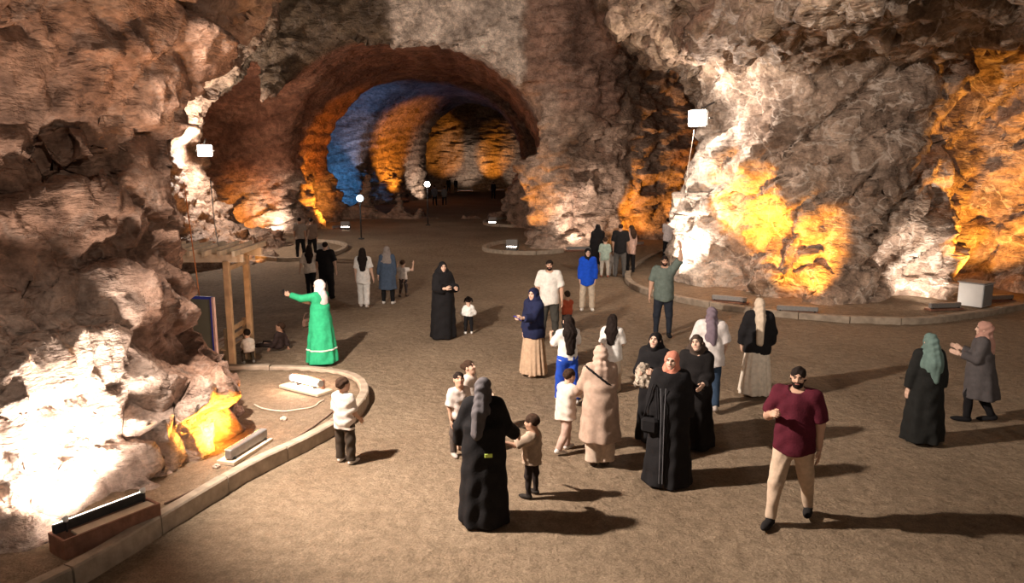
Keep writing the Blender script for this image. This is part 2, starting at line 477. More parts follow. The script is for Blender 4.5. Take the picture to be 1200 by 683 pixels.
def rock_material():
    m, nt, b = new_mat('salt_rock')
    N, L = nt.nodes, nt.links
    geo = N.new('ShaderNodeNewGeometry')
    def att(nm):
        a = N.new('ShaderNodeAttribute'); a.attribute_name = nm; return a
    def noise(scale, detail=5, rough=.6, dist=0.0, vec=None):
        n = N.new('ShaderNodeTexNoise'); n.inputs['Scale'].default_value = scale; n.inputs['Detail'].default_value = detail
        n.inputs['Roughness'].default_value = rough; n.inputs['Distortion'].default_value = dist
        L.new(vec or geo.outputs['Position'], n.inputs['Vector']); return n
    def ramp(src, p0, c0, p1, c1):
        r = N.new('ShaderNodeValToRGB'); e = r.color_ramp.elements
        e[0].position, e[1].position = p0, p1; e[0].color = tuple(c0) + (1,); e[1].color = tuple(c1) + (1,)
        L.new(src, r.inputs[0]); return r
    def mix(fac, a, bb, mode='MIX'):
        x = N.new('ShaderNodeMix'); x.data_type = 'RGBA'; x.blend_type = mode
        if isinstance(fac, float): x.inputs['Factor'].default_value = fac
        else: L.new(fac, x.inputs['Factor'])
        for s, i in ((a, 6), (bb, 7)):
            if isinstance(s, tuple): x.inputs[i].default_value = s + (1,)
            else: L.new(s, x.inputs[i])
        return x.outputs[2]
    base = att('rock_tint')
    n1 = noise(.55, 6, .62, .6); n2 = noise(3.4, 6, .65, .3); n3 = noise(14, 4, .6)
    # broad mottling, fine grain
    c = mix(1.0, base.outputs['Color'], ramp(n1.outputs[0], .32, (.55, .50, .47), .68, (1.35, 1.28, 1.22)).outputs[0], 'MULTIPLY')
    c = mix(1.0, c, ramp(n2.outputs[0], .34, (.50, .46, .44), .66, (1.30, 1.27, 1.25)).outputs[0], 'MULTIPLY')
    c = mix(.7, c, ramp(n3.outputs[0], .35, (.7, .68, .66), .65, (1.2, 1.2, 1.2)).outputs[0], 'MULTIPLY')
    # pale salt veins
    nv = noise(.9, 4, .55, .9)
    mth = N.new('ShaderNodeMath'); mth.operation = 'SUBTRACT'; mth.inputs[1].default_value = .5; L.new(nv.outputs[0], mth.inputs[0])
    ab = N.new('ShaderNodeMath'); ab.operation = 'ABSOLUTE'; L.new(mth.outputs[0], ab.inputs[0])
    vein = ramp(ab.outputs[0], .002, (1, 1, 1), .03, (0, 0, 0))
    vm = N.new('ShaderNodeMath'); vm.operation = 'MULTIPLY'; L.new(vein.outputs[0], vm.inputs[0]); L.new(att('vein').outputs['Fac'], vm.inputs[1])
    c = mix(vm.outputs[0], c, (.66, .55, .46))
    L.new(c, b.inputs['Base Color'])
    b.inputs['Roughness'].default_value = .72
    b.inputs['Specular IOR Level'].default_value = .35
    # relief
    mp = N.new('ShaderNodeMapping'); mp.inputs['Scale'].default_value = (1, 1, 2.6); mp.inputs['Rotation'].default_value = (.3, .5, .2)
    L.new(geo.outputs['Position'], mp.inputs['Vector'])
    h1 = noise(1.5, 9, .60, .15, mp.outputs[0])
    vo = N.new('ShaderNodeTexVoronoi'); vo.inputs['Scale'].default_value = 3.2; vo.feature = 'DISTANCE_TO_EDGE'
    wob = noise(2.0, 3); add = N.new('ShaderNodeMix'); add.data_type = 'VECTOR'; add.inputs[0].default_value = .45
    L.new(geo.outputs['Position'], add.inputs[4]); L.new(wob.outputs['Color'], add.inputs[5]); L.new(add.outputs[1], vo.inputs['Vector'])
    vr = ramp(vo.outputs['Distance'], 0.0, (0, 0, 0), .10, (1, 1, 1))
    hs = N.new('ShaderNodeMath'); hs.operation = 'MULTIPLY_ADD'; hs.inputs[1].default_value = .035
    L.new(vr.outputs[0], hs.inputs[0]); L.new(h1.outputs[0], hs.inputs[2])
    bp = N.new('ShaderNodeBump'); bp.inputs['Strength'].default_value = 1.0; bp.inputs['Distance'].default_value = .28
    L.new(hs.outputs[0], bp.inputs['Height']); L.new(bp.outputs[0], b.inputs['Normal'])
    return m

def cave_objects():
    V, F = build_cave()
    N = vnormals(V, F)
    P = V.astype(np.float32)
    x, y, z_ = P.T
    # natural rock colours by place (mineral banding), borders roughened by noise
    nb = fbm(P * .45, 3, 31); nb2 = fbm(P * 1.5, 3, 37)
    base = np.array([.36, .265, .205], np.float32); tint = np.tile(base, (len(P), 1))
    def lay(maskv, colr):
        nonlocal tint
        mm = np.clip(maskv, 0, 1)[:, None]; tint = tint * (1 - mm) + np.array(colr, np.float32) * mm
    lay(sstep(.1, .9, nb) * .8, (.30, .17, .115))                                         # reddish clay
    lay(sstep(-.2, -.9, nb2) * .6, (.20, .145, .105))                                     # dark inclusions
    left = (1 - sstep(-3.4, -2.8, x)) * (1 - sstep(15, 18, y))
    lay(left * .85, (.34, .215, .155))
    lay(left * sstep(.0, .5, nb2) * .6, (.17, .098, .068))
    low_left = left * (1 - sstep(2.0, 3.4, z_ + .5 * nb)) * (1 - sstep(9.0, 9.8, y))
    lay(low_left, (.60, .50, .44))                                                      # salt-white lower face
    right = sstep(5, 5.6, x) * (1 - sstep(33, 34, y))
    lay(right * .85, (.43, .35, .285))
    lay(right * sstep(.1, .6, nb2) * .5, (.26, .205, .165))
    lay(sstep(4.3, 4.9, x) * (1 - sstep(6.6, 7.1, x + .4 * nb2)) * (1 - sstep(30, 31, y)) * (1 - sstep(5.3, 6.5, z_)), (.62, .56, .50))   # white salt spur
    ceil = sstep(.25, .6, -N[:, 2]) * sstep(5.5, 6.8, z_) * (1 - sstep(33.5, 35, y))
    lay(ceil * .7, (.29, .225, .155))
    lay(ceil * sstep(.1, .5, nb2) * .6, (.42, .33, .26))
    tun = tunnel_mask(P)
    lay(tun * .95, (.33, .15, .088))
    st = z_ - .34 * x + .12 * noise3(P * .8, 14)
    band = noise3(np.stack([st * 1.7, st * 0, st * 0], 1), 15) * .6 + noise3(np.stack([st * 5.1, y * .15, st * 0], 1), 16) * .5
    lay(tun * sstep(.05, .6, band) * .6, (.20, .085, .05))
    lay(tun * sstep(.2, .7, -band) * .45, (.42, .23, .15))
    lay(sstep(60, 62, y) * .6, (.34, .27, .21))
    face = sstep(33, 33.8, y) * (1 - sstep(36.0, 36.8, y)) * sstep(6.4, 7.2, z_ + .3 * nb2)
    lay(face * (1 - sstep(-5.4, -5.0, x + .25 * nb2)) * .9, (.13, .10, .065))            # olive crust
    lay(face * sstep(-5.6, -5.25, x + .25 * nb2) * (1 - sstep(.35, .6, x + .2 * nb2)) * sstep(7.0, 7.4, z_ + .2 * nb2), (.84, .76, .68))   # pale salt panel
    rows = rows_mask(P)
    lay(rows * .8, (.36, .235, .185))
    legs = sstep(.2, .5, x) * (1 - sstep(1.9, 2.3, x)) * sstep(33, 33.5, y) * (1 - sstep(36, 37, y)) * (1 - sstep(6.5, 7.5, z_))
    lay(legs * .7, (.58, .47, .39))
    vein = np.clip(right * .55 + (1 - tun) * .12, 0, 1) * (1 - tun * .8)
    mt = rock_material()
    # split into the pieces of the setting
    C = P[F].mean(1); NC = N[F].mean(1)
    who = np.full(len(F), 2, int)                                   # wall_back
    who[(C[:, 0] < -2) & (C[:, 1] < 20)] = 0                        # wall_left
    who[(C[:, 0] > 3.4) & (C[:, 1] < 33.6)] = 1                     # wall_right
    who[(C[:, 1] > 34.9)  & (C[:, 0] < 3)] = 3                      # wall_tunnel
    who[(NC[:, 2] < -.55) & (C[:, 2] > 6.6) & (C[:, 1] < 34.4)] = 4  # ceiling
    for k, nm in enumerate(('wall_left', 'wall_right', 'wall_back', 'wall_tunnel', 'ceiling')):
        f = F[who == k]
        u, inv = np.unique(f, return_inverse=True)
        f2 = inv.reshape(f.shape)
        o = mesh_obj(nm, P[u], f2, mt)
        me = o.data
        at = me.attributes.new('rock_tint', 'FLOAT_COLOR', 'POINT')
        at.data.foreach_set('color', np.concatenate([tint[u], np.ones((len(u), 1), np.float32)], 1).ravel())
        at = me.attributes.new('vein', 'FLOAT', 'POINT'); at.data.foreach_set('value', vein[u].astype(np.float32))
        me.normals_split_custom_set_from_vertices(N[u].tolist())
        tag(o, kind='structure')
    print('cave', len(V), len(F), time.time() - T0)

cave_objects()

# ---------------------------------------------------------------- floor: trodden salt gravel
LEFT_KERB = [(-4.75, 5.6), (-4.17, 6.6), (-3.79, 7.76), (-3.37, 9.01), (-2.95, 9.85), (-2.65, 10.58), (-2.47, 11.3), (-2.47, 12.1), (-2.72, 12.85), (-3.2, 13.3), (-4.0, 13.55), (-4.9, 13.55), (-5.6, 13.5)]
RIGHT_KERB = [(9.0, 36.2), (7.4, 33.8), (6.0, 31.2), (4.9, 28.6), (4.15, 26.3), (3.85, 24.6), (3.9, 23.1), (4.3, 21.8), (4.95, 20.8), (5.8, 19.8), (6.7, 19.1), (7.6, 18.6), (8.5, 18.3), (9.6, 18.15), (10.6, 18.35), (11.5, 18.75), (12.6, 19.3), (14.0, 20.1), (16.0, 21.0)]

def floor_height(x, y):
    P = np.stack([np.asarray(x, float), np.asarray(y, float), np.zeros_like(x, float)], 1)
    bed = np.zeros(len(P))
    for poly, hh in ((LEFT_KERB + [(-14, 14), (-14, 3)], .15), (RIGHT_KERB + [(24, 22), (24, 38)], .10)):
        d = poly_sdf(P[:, 0], P[:, 1], poly)
        bed += hh * (1 - sstep(-.05, .02, d))
    return bed + .018 * noise3(P * .6, 41) + .012 * noise3(P * 1.9, 42) + .008 * noise3(P * 5, 43) - .012

def build_floor():
    th = np.linspace(R(-60), R(60), 420); rr = np.exp(np.linspace(math.log(3.0), math.log(118), 460))
    X = np.sin(th)[:, None] * rr[None]; Y = np.cos(th)[:, None] * rr[None]
    x, y = X.ravel(), Y.ravel()
    z = floor_height(x, y)
    n, m = len(th), len(rr)
    i = np.arange((n - 1) * (m - 1)); a = (i // (m - 1)) * m + i % (m - 1)
    F = np.stack([a, a + 1, a + m + 1, a + m], 1)[:, ::-1]
    mt, nt, b = new_mat('trodden_gravel')
    N, L = nt.nodes, nt.links
    geo = N.new('ShaderNodeNewGeometry')
    def noise(s, d=5, r=.6):
        q = N.new('ShaderNodeTexNoise'); q.inputs['Scale'].default_value = s; q.inputs['Detail'].default_value = d; q.inputs['Roughness'].default_value = r
        L.new(geo.outputs['Position'], q.inputs['Vector']); return q
    def ramp(src, p0, c0, p1, c1):
        r = N.new('ShaderNodeValToRGB'); e = r.color_ramp.elements
        e[0].position, e[1].position = p0, p1; e[0].color = c0 + (1,); e[1].color = c1 + (1,); L.new(src, r.inputs[0]); return r
    r1 = ramp(noise(.45).outputs[0], .3, (.225, .163, .108), .7, (.325, .245, .168))
    r2 = ramp(noise(7, 6, .7).outputs[0], .3, (.68, .66, .64), .7, (1.22, 1.22, 1.22))
    r3 = ramp(noise(45, 3, .7).outputs[0], .3, (.72, .7, .68), .72, (1.3, 1.3, 1.3))
    c = r1.outputs[0]
    for r_ in (r2, r3):
        x_ = N.new('ShaderNodeMix'); x_.data_type = 'RGBA'; x_.blend_type = 'MULTIPLY'; x_.inputs['Factor'].default_value = 1
        L.new(c, x_.inputs[6]); L.new(r_.outputs[0], x_.inputs[7]); c = x_.outputs[2]
    L.new(c, b.inputs['Base Color']); b.inputs['Roughness'].default_value = .9; b.inputs['Specular IOR Level'].default_value = .2
    bp = N.new('ShaderNodeBump'); bp.inputs['Strength'].default_value = 1.0; bp.inputs['Distance'].default_value = .11
    L.new(noise(4.5, 9, .70).outputs[0], bp.inputs['Height']); L.new(bp.outputs[0], b.inputs['Normal'])
    o = mesh_obj('floor', np.stack([x, y, z], 1), F, mt)
    tag(o, kind='structure')
build_floor()

# ================================================================= KERBS, LAMPS, PERGOLA AND OTHER PROPS
M_conc = mat('kerb_concrete', (.36, .29, .22), .9, .25, 6, .5)
M_wood = mat('weathered_timber', (.50, .34, .20), .75, .22, 7, .3)
M_pale_wood = mat('pale_timber', (.66, .54, .40), .75, .15, 8, .25)
M_redwood = mat('red_brown_timber', (.23, .11, .07), .8, .25, 9, .3)
M_metal = mat('grey_metal', (.32, .31, .30), .45, .1, 20, 0, .6)
M_dark = mat('black_metal', (.035, .033, .032), .5, .2, 20)
M_cable = mat('cable_rubber', (.16, .10, .07), .7, .2, 12)
M_white_paint = mat('white_paint', (.80, .80, .78), .5, .04, 5)
M_grey_paint = mat('grey_paint', (.30, .30, .30), .6, .1, 5)
M_blue_frame = mat('blue_tape', (.05, .08, .55), .5, .1, 10)
M_pink_frame = mat('pale_pink_frame', (.72, .50, .45), .6, .1, 10)
M_screen = mat('grey_green_panel', (.17, .18, .14), .5, .12, 2)
M_glow_w = emit('lit_lens_white', WHITE, 30)
M_glow_a = emit('lit_lens_amber', (1, .5, .12), 22)
M_glow_p = emit('lit_tube_pink_white', (1, .80, .66), 16)
M_glow_b = emit('lit_globe_blue', (.6, .85, 1), 14)

def catmull(pts, per=6):
    P = [np.array(p, float) for p in pts]; out = []
    for i in range(len(P) - 1):
        p0, p1, p2, p3 = P[max(i - 1, 0)], P[i], P[i + 1], P[min(i + 2, len(P) - 1)]
        for k in range(per):
            t = k / per
            out.append(.5 * ((2 * p1) + (-p0 + p2) * t + (2 * p0 - 5 * p1 + 4 * p2 - p3) * t * t + (-p0 + 3 * p1 - 3 * p2 + p3) * t ** 3))
    out.append(P[-1]); return np.array(out)

def kerb(name, pts, h, wd, seg):
    root = empty(name); tag(root, kind='structure')
    C = catmull(pts, 24)
    L = np.concatenate([[0], np.cumsum(np.linalg.norm(np.diff(C, axis=0), axis=1))])
    n = int(L[-1] / seg); cuts = np.linspace(0, L[-1], n + 1)
    rng = np.random.default_rng(5)
    for i in range(n):
        s = np.linspace(cuts[i] + .008, cuts[i + 1] - .008, 4)
        c = np.stack([np.interp(s, L, C[:, 0]), np.interp(s, L, C[:, 1])], 1)
        t = np.gradient(c, axis=0); t /= np.linalg.norm(t, axis=1)[:, None]; nn = np.stack([-t[:, 1], t[:, 0]], 1)
        dz = rng.uniform(-.012, .012); b = .018; mb = MB(); vs = []
        prof = ((-wd / 2, -.12), (-wd / 2, h - b), (-wd / 2 + b, h), (wd / 2 - b, h), (wd / 2, h - b), (wd / 2, -.12))
        for k in range(4):
            for a, z in prof: vs.append((*(c[k] + nn[k] * a), z + (dz if z > 0 else 0)))
        fs = []
        for k in range(3):
            for a in range(5): fs.append((k * 6 + a, k * 6 + a + 1, k * 6 + 7 + a, k * 6 + 6 + a))
        fs += [tuple(range(5, -1, -1)), tuple(range(18, 24))]
        mb.add(vs, fs).build('kerb_stone', M_conc, root)
    return root
kerb('trim_1', LEFT_KERB, .21, .15, 1.0)
kerb('trim_2', RIGHT_KERB, .15, .2, 1.15)
def ring(cx, cy, rx, ry, n=9):
    return [(cx + rx * math.cos(a), cy + ry * math.sin(a)) for a in np.linspace(0, 2 * math.pi, n)]
kerb('trim_3', [(2.2, 32.6), (1.2, 31.9), (0, 31.9), (-1.0, 32.7), (-1.25, 34.0), (-.8, 35.6), (.2, 37)], .14, .2, 1.3)
kerb('trim_4', [(1.0, 44.6), (-.3, 44.9), (-1.4, 46), (-1.75, 48), (-1.4, 50), (-.2, 51.5)], .14, .22, 1.6)
kerb('trim_5', [(-10.4, 30.4), (-9.0, 29.6), (-7.9, 30.4), (-7.5, 32.4), (-7.7, 34.6), (-8.6, 36.2), (-10, 36.8)], .14, .2, 1.3)

def bar_lamp(loc, ang, length, lens, label, group=None, wood=None):
    """linear floodlight on a plank; the lens strip faces local +Y"""
    z0 = float(floor_height(np.array([loc[0]]), np.array([loc[1]]))[0])
    root = empty('bar_floodlight', (loc[0], loc[1], z0), ang)
    tag(root, label, 'floodlight', group or 'bar floodlights at the feet of the rock walls')
    MB().box((0, 0, .02), (length * 1.08, .26, .05), bev=.006).build('base_plank', wood or M_redwood, root)
    h = MB().box((0, -.02, .125), (length, .10, .13), bev=.012).build('housing', M_metal, root)
    MB().box((0, .036, .135), (length * .94, .012, .085), bev=.003).build('lens', lens, root)
    for s in (-1, 1):
        MB().box((s * length * .42, -.02, .055), (.03, .14, .05), bev=.004).build('bracket', M_dark, root)
    return root
bar_lamp((-3.55, 9.50), R(75), .82, M_glow_a, 'amber bar floodlight on a plank at the foot of the left rock', wood=M_pale_wood)
bar_lamp((6.0, 20.35), R(-28), .95, M_glow_a, 'bar floodlight below the upper amber hollow of the right rock')
bar_lamp((7.35, 18.98), R(-15), 1.0, M_glow_a, 'bar floodlight in front of the lower amber hollow behind the kerb')
bar_lamp((11.35, 19.35), R(10), .9, M_glow_w, 'bar floodlight beside the white box at the right rock')
bar_lamp((13.55, 20.6), R(10), .9, M_glow_a, 'amber bar floodlight behind the white box')
bar_lamp((3.0, 33.0), R(5), 1.2, M_glow_w, 'white bar floodlight washing the back wall beside the arch')
bar_lamp((5.5, 35.1), R(20), 1.5, M_glow_a, 'amber bar floodlight in front of the glowing back wall niche')
bar_lamp((-14.4, 39.2), R(5), 1.3, M_glow_a, 'amber bar floodlight in the dark side gallery')
bar_lamp((-13.0, 40.4), R(5), 1.3, M_glow_w, 'white bar floodlight at the side gallery wall')
bar_lamp((-10.1, 44.4), R(60), 1.5, M_glow_a, 'amber bar floodlight at the left wall of the tunnel')
bar_lamp((-6.0, 96.0), R(0), 2.0, M_glow_w, 'white bar floodlight in front of the farthest cave wall')
bar_lamp((-9.5, 95.0), R(0), 2.0, M_glow_a, 'amber bar floodlight left of the white one at the farthest wall')
bar_lamp((-2.0, 98.0), R(0), 2.0, M_glow_a, 'amber bar floodlight right of the white one at the farthest wall')

# tube lamp lying on a board inside the left kerb
z0 = .15
root = tag(empty('tube_floodlight', (-3.5, 12.25, z0), R(-33)), 'pinkish white glowing tube lamp on a board inside the kerb', 'floodlight')
MB().box((0, 0, .02), (.95, .34, .05), bev=.008).build('board', M_pale_wood, root)
MB().box((-.02, .10, .12), (.74, .05, .17), bev=.01).build('housing', M_redwood, root)
MB().tube([(-.35, .03, .15), (.31, .03, .15)], .055, 12).build('tube', M_glow_p, root, True)
for s in (-.37, .33): MB().tube([(s - .02, .03, .15), (s + .02, .03, .15)], .06, 12).build('end_cap', M_metal, root)
for s in (-.2, .2): MB().box((s, .03, .075), (.04, .06, .08)).build('bracket', M_dark, root)

# long wooden trough with two little spot lamps, near left
root = tag(empty('lamp_trough', (-4.2, 7.25, .13), math.atan2(.69, .47)), 'long red-brown wooden trough holding the white lamps', 'lamp box')
for y_, nm in ((-.14, 'side_board'), (.14, 'side_board')): MB().box((0, y_, .11), (1.0, .03, .22), bev=.005).build(nm, M_redwood, root)
for x_ in (-.485, .485): MB().box((x_, 0, .11), (.03, .25, .22), bev=.005).build('end_board', M_redwood, root)
MB().box((.06, -.05, .20), (.80, .16, .03), bev=.005).build('top_plank', M_pale_wood, root)
MB().box((0, 0, .02), (.95, .25, .03)).build('bottom_board', M_redwood, root)
MB().box((0, .10, .25), (.95, .04, .10), bev=.008).build('lamp_housing', M_dark, root)
for x_ in (-.36, .44):
    k = MB().tube([(x_, .06, .2), (x_, .06, .30)], .012, 8).build('lamp_stem', M_dark, root)
    MB().tube([(x_, .045, .31), (x_, .06, .325), (x_, .08, .34)], [.015, .03, .034], 10).build('lamp_head', M_white_paint, k)
MB().box((0, .125, .26), (.9, .012, .07)).build('lens', M_glow_w, root)

# lantern posts in the tunnel
def lantern(loc, h, glow, label):
    root = tag(empty('lantern_post', loc), label, 'lamp', 'lantern posts in the tunnel')
    MB().tube([(0, 0, 0), (0, 0, .06)], [.16, .13], 14).build('base', M_dark, root)
    MB().tube([(0, 0, .04), (0, 0, h - .2)], .035, 10).build('pole', M_dark, root, True)
    MB().tube([(0, 0, h - .22), (0, 0, h - .14)], [.05, .09], 12).build('collar', M_dark, root, True)
    pts = [(0, 0, h + .17 * math.sin(a)) for a in np.linspace(-1.4, 1.4, 9)]
    MB().tube(pts, [.17 * math.cos(a) for a in np.linspace(-1.4, 1.4, 9)], 16).build('globe', glow, root, True)
lantern((-7.65, 38.0, 0), 2.05, M_glow_b, 'lamp post with a blue glowing globe in the tunnel')
lantern((-5.15, 46.0, 0), 2.5, M_glow_w, 'lamp post with a white glowing globe deep in the tunnel')

# round ground floods inside the small kerb islands
def ground_flood(loc, ang, label):
    root = tag(empty('ground_floodlight', loc, ang), label, 'floodlight', 'floodlights standing on the ground')
    MB().box((0, 0, .03), (.5, .3, .06), bev=.01).build('base', M_dark, root)
    MB().box((0, 0, .3), (.52, .12, .36), bev=.03, rx=-.5).build('housing', M_metal, root)
    MB().box((0, -.066, .27), (.44, .02, .28), bev=.008, rx=-.5).build('lens', M_glow_w, root)
    for s in (-1, 1): MB().box((s * .28, 0, .17), (.025, .05, .26)).build('bracket', M_dark, root)
ground_flood((0.0, 33.3, 0), R(-10), 'white floodlight in the kerb island at the foot of the arch')
ground_flood((-1.2, 46.4, 0), R(-10), 'white floodlight in the kerb island farther along the tunnel')
ground_flood((-8.0, 31.6, 0), R(30), 'low floodlight behind the man in black')
ground_flood((-9.6, 43.2, 0), R(10), 'white floodlight at the corner of the tunnel wall')

# high floodlights hanging on the pillars
def high_flood(loc, yaw, label):
    root = tag(empty('pillar_floodlight', loc, yaw), label, 'floodlight', 'floodlights high on the rock')
    MB().box((0, .1, 0), (.62, .14, .52), bev=.05).build('housing', M_metal, root)
    MB().box((0, .02, 0), (.56, .03, .46), bev=.012).build('lens', M_glow_w, root)
    MB().tube([(-.35, .1, 0), (-.35, .32, 0), (.35, .32, 0), (.35, .1, 0)], .018, 8).build('bracket', M_dark, root)
    MB().tube([(0, .3, 0), (0, .3, .3), (.1, .9, .5)], .03, 8).build('wall_arm', M_dark, root)
    return root
high_flood((-13.05, 32.45, 4.35), R(25), 'dazzling white floodlight high on the rock behind the pergola')
high_flood((5.5, 22.9, 5.2), R(-40), 'dazzling white floodlight high on the spur of the right rock')

# cables
def cable(pts, r, label, m=M_cable, per=6):
    C = catmull(pts, per)
    return tag(MB().tube([tuple(p) for p in C], r, 6).build('cable', m, None, True), label, 'cable', 'lamp cables')
def ground_line(pts, lift=.012):
    C = catmull([(*p, 0) for p in pts], 4)
    z = floor_height(C[:, 0], C[:, 1]) + lift
    return [(a, b, c) for a, b, c in zip(C[:, 0], C[:, 1], z)]
cable(ground_line([(-3.93, 7.95), (-3.66, 8.5), (-3.28, 9.2), (-3.06, 9.85), (-2.9, 10.4), (-2.75, 11.2)]), .014, 'brown cable lying along the inside of the left kerb', per=1)
M_pale_cable = mat('pale_cable', (.62, .50, .40), .6, .1, 12)
cable(ground_line([(-4.1, 11.45), (-3.85, 11.25), (-3.5, 11.15), (-3.15, 11.35), (-3.1, 11.6), (-3.05, 11.7)]), .011, 'pale thin cable looping on the ground by the tube lamp', M_pale_cable, 1)
cable([(5.4, 22.75, 4.85), (5.2, 22.6, 3.6), (4.85, 22.2, 2.2), (4.6, 22.0, .12)], .008, 'thin pale cable hanging from the floodlight on the right rock', M_pale_cable)
cable([(-5.75, 13.3, 3.6), (-5.68, 13.3, 2.4), (-5.6, 13.32, 1.2), (-5.45, 13.34, .2)], .010, 'orange cord hanging in front of the blue framed board', mat('orange_cord', (.6, .22, .08), .6, .1, 9))
cable([(-5.72, 14.4, 3.6), (-5.68, 14.35, 2.8), (-5.6, 14.3, 2.25)], .010, 'grey cord dropping onto the pergola rafters', mat('grey_cord', (.4, .38, .36), .6, .1, 9))

# white utility box
root = tag(empty('utility_box', (12.5, 19.95, .09), R(-54)), 'white painted metal box standing behind the right kerb', 'box')
MB().box((0, 0, .33), (.62, .6, .62), bev=.015).build('body', M_white_paint, root)
MB().box((.0, 0, .655), (.68, .66, .035), bev=.008).build('lid', M_grey_paint, root)
MB().box((.318, 0, .33), (.012, .54, .56), bev=.003).build('side_panel', M_grey_paint, root)
for a, b in ((-.24, -.22), (.24, -.22), (-.24, .22), (.24, .22)): MB().box((a, b, .01), (.06, .06, .04)).build('foot', M_dark, root)

# pergola with a bench, left of the path
root = tag(empty('pergola', (-5.3, 14.2, 0)), 'wooden slatted pergola beside the left rock', 'pergola')
def post(x, y, h=2.15):
    MB().box((x, y, h / 2), (.11, .11, h), bev=.008).build('post', M_wood, root)
post(.02, -.45); post(.02, .58); post(-1.5, -.45); post(-1.5, .58)
MB().box((-.7, -.45, 2.2), (2.1, .07, .15), bev=.006).build('beam', M_pale_wood, root)
MB().box((-.7, .58, 2.2), (2.1, .07, .15), bev=.006).build('beam', M_pale_wood, root)
MB().box((.02, .06, 2.0), (.06, .95, .09), bev=.006).build('tie_rail', M_wood, root)
for i in range(7):
    MB().box((.28 - .27 * i, .1, 2.32), (.06, 1.75, .10), bev=.006).build('rafter', M_pale_wood, root)
root = tag(empty('garden_bench', (-5.62, 14.25, 0)), 'slatted wooden bench under the pergola', 'bench')
for k in range(4): MB().box((-.12 + .12 * k - .06, .05, .45), (.10, 1.1, .03), bev=.005).build('seat_slat', M_wood, root)
for z_ in (.62, .78): MB().box((.23, .05, z_), (.03, 1.1, .10), bev=.005).build('back_slat', M_wood, root)
for y_ in (-.44, .54):
    MB().box((.22, y_, .43), (.06, .06, .86), bev=.005).build('leg', M_wood, root)
    MB().box((-.2, y_, .22), (.06, .06, .44), bev=.005).build('leg', M_wood, root)

# display board with blue edging
root = tag(empty('display_board', (-5.75, 13.28, .14), R(-12)), 'grey-green display board with blue edging by the left rock', 'board')
MB().box((0, 0, .74), (.74, .03, 1.30), bev=.004).build('panel', M_screen, root)
MB().box((0, -.004, 1.415), (.80, .045, .05), bev=.004).build('top_edge', M_blue_frame, root)
MB().box((0, -.004, .065), (.80, .045, .05), bev=.004).build('bottom_edge', M_blue_frame, root)
for s in (-1, 1):
    MB().box((s * .375, -.004, .74), (.035, .045, 1.4), bev=.004).build('side_edge', M_blue_frame, root)
    MB().box((s * .415, 0, .70), (.045, .06, 1.46), bev=.004).build('post', M_pink_frame, root)

# stones scattered on the left bed
M_stone = mat('loose_salt_stone', (.55, .44, .36), .85, .25, 8, .5)
def stone(x, y, r, label, seed):
    def f(P):
        Q = P / r
        return ((np.sqrt((Q * Q * [1, 1.2, 1.7]).sum(1)) - 1) * r * .75 + .22 * r * facets(Q * 1.3, seed, .8)[0])
    V, F = sdf_mesh(f, [-1.5 * r] * 3, [1.5 * r] * 3, r / 7)
    o = mesh_obj('loose_stone', V, F, M_stone, smooth=False)
    o.location = (x, y, float(floor_height(np.array([x]), np.array([y]))[0]) + r * .35); o.rotation_euler = (0, 0, seed)
    tag(o, label, 'stone', 'loose stones on the ground')
stone(-3.42, 10.75, .055, 'pale stone on the ground between the two left lamps', 1)
stone(-3.75, 9.0, .045, 'small stone beside the amber bar lamp', 2)
stone(-3.5, 14.05, .04, 'small pale stone in front of the woman in green', 3)

# ================================================================= VISITORS
def nrm(v):
    v = np.array(v, float); return v / (np.linalg.norm(v) + 1e-9)

def ell(P, c, r, k=None):
    r = np.asarray(r, np.float32)
    Q = (P - np.asarray(c, np.float32)) / r
    q = np.sqrt((Q * Q).sum(1)); g = np.sqrt(((Q / r) ** 2).sum(1)) + 1e-6
    return q * (q - 1) / g

def uni(ds, k=.03):
    d = ds[0]
    for e in ds[1:]: d = smin(d, e, k)
    return d

# ---- one head and two hand models, shared by everybody
def head_sdf(P):
    d = ell(P, (0, -.012, .035), (.076, .097, .088))
    d = smin(d, ell(P, (0, .018, -.035), (.060, .074, .075)), .04)
    d = smin(d, ell(P, (0, .052, -.083), (.030, .028, .026)), .03)          # chin
    d = smin(d, cone(P, (0, .084, .022), (0, .103, -.014), .009, .013), .014)  # nose
    for s in (-1, 1):
        d = smin(d, ell(P, (s * .036, .060, -.018), (.022, .020, .022)), .02)   # cheek
        d = smax(d, -ell(P, (s * .030, .092, .016), (.017, .016, .010)), .012)  # eye socket
        d = smin(d, ell(P, (s * .078, -.006, .004), (.010, .022, .033)), .008)  # ear
        d = smin(d, cone(P, (s * .012, .083, .034), (s * .046, .070, .033), .007, .006), .01)   # brow
    d = smin(d, ell(P, (0, .082, -.046), (.024, .012, .010)), .008)         # lips
    d = smin(d, cone(P, (0, -.014, -.05), (0, -.030, -.17), .054, .060), .03)  # neck
    return d
HEAD_V, HEAD_F = sdf_mesh(head_sdf, (-.11, -.13, -.18), (.11, .13, .14), .0068)
HEAD_LO_V, HEAD_LO_F = sdf_mesh(head_sdf, (-.12, -.14, -.18), (.12, .14, .15), .013)
def head_regions(V, F):
    c = V[F].mean(1); m = np.zeros(len(F), int)
    x, y, z = np.abs(c[:, 0]), c[:, 1], c[:, 2]
    m[((x - .030) ** 2 / .013 ** 2 + (z - .016) ** 2 / .006 ** 2 < 1) & (y > .05)] = 1            # eyes
    m[(x < .023) & (np.abs(z + .047) < .008) & (y > .07)] = 2                                       # lips
    m[(x > .012) & (x < .050) & (np.abs(z - .036) < .006) & (y > .055)] = 3                         # brows
    return m
HEAD_M = head_regions(HEAD_V, HEAD_F); HEAD_LO_M = head_regions(HEAD_LO_V, HEAD_LO_F)
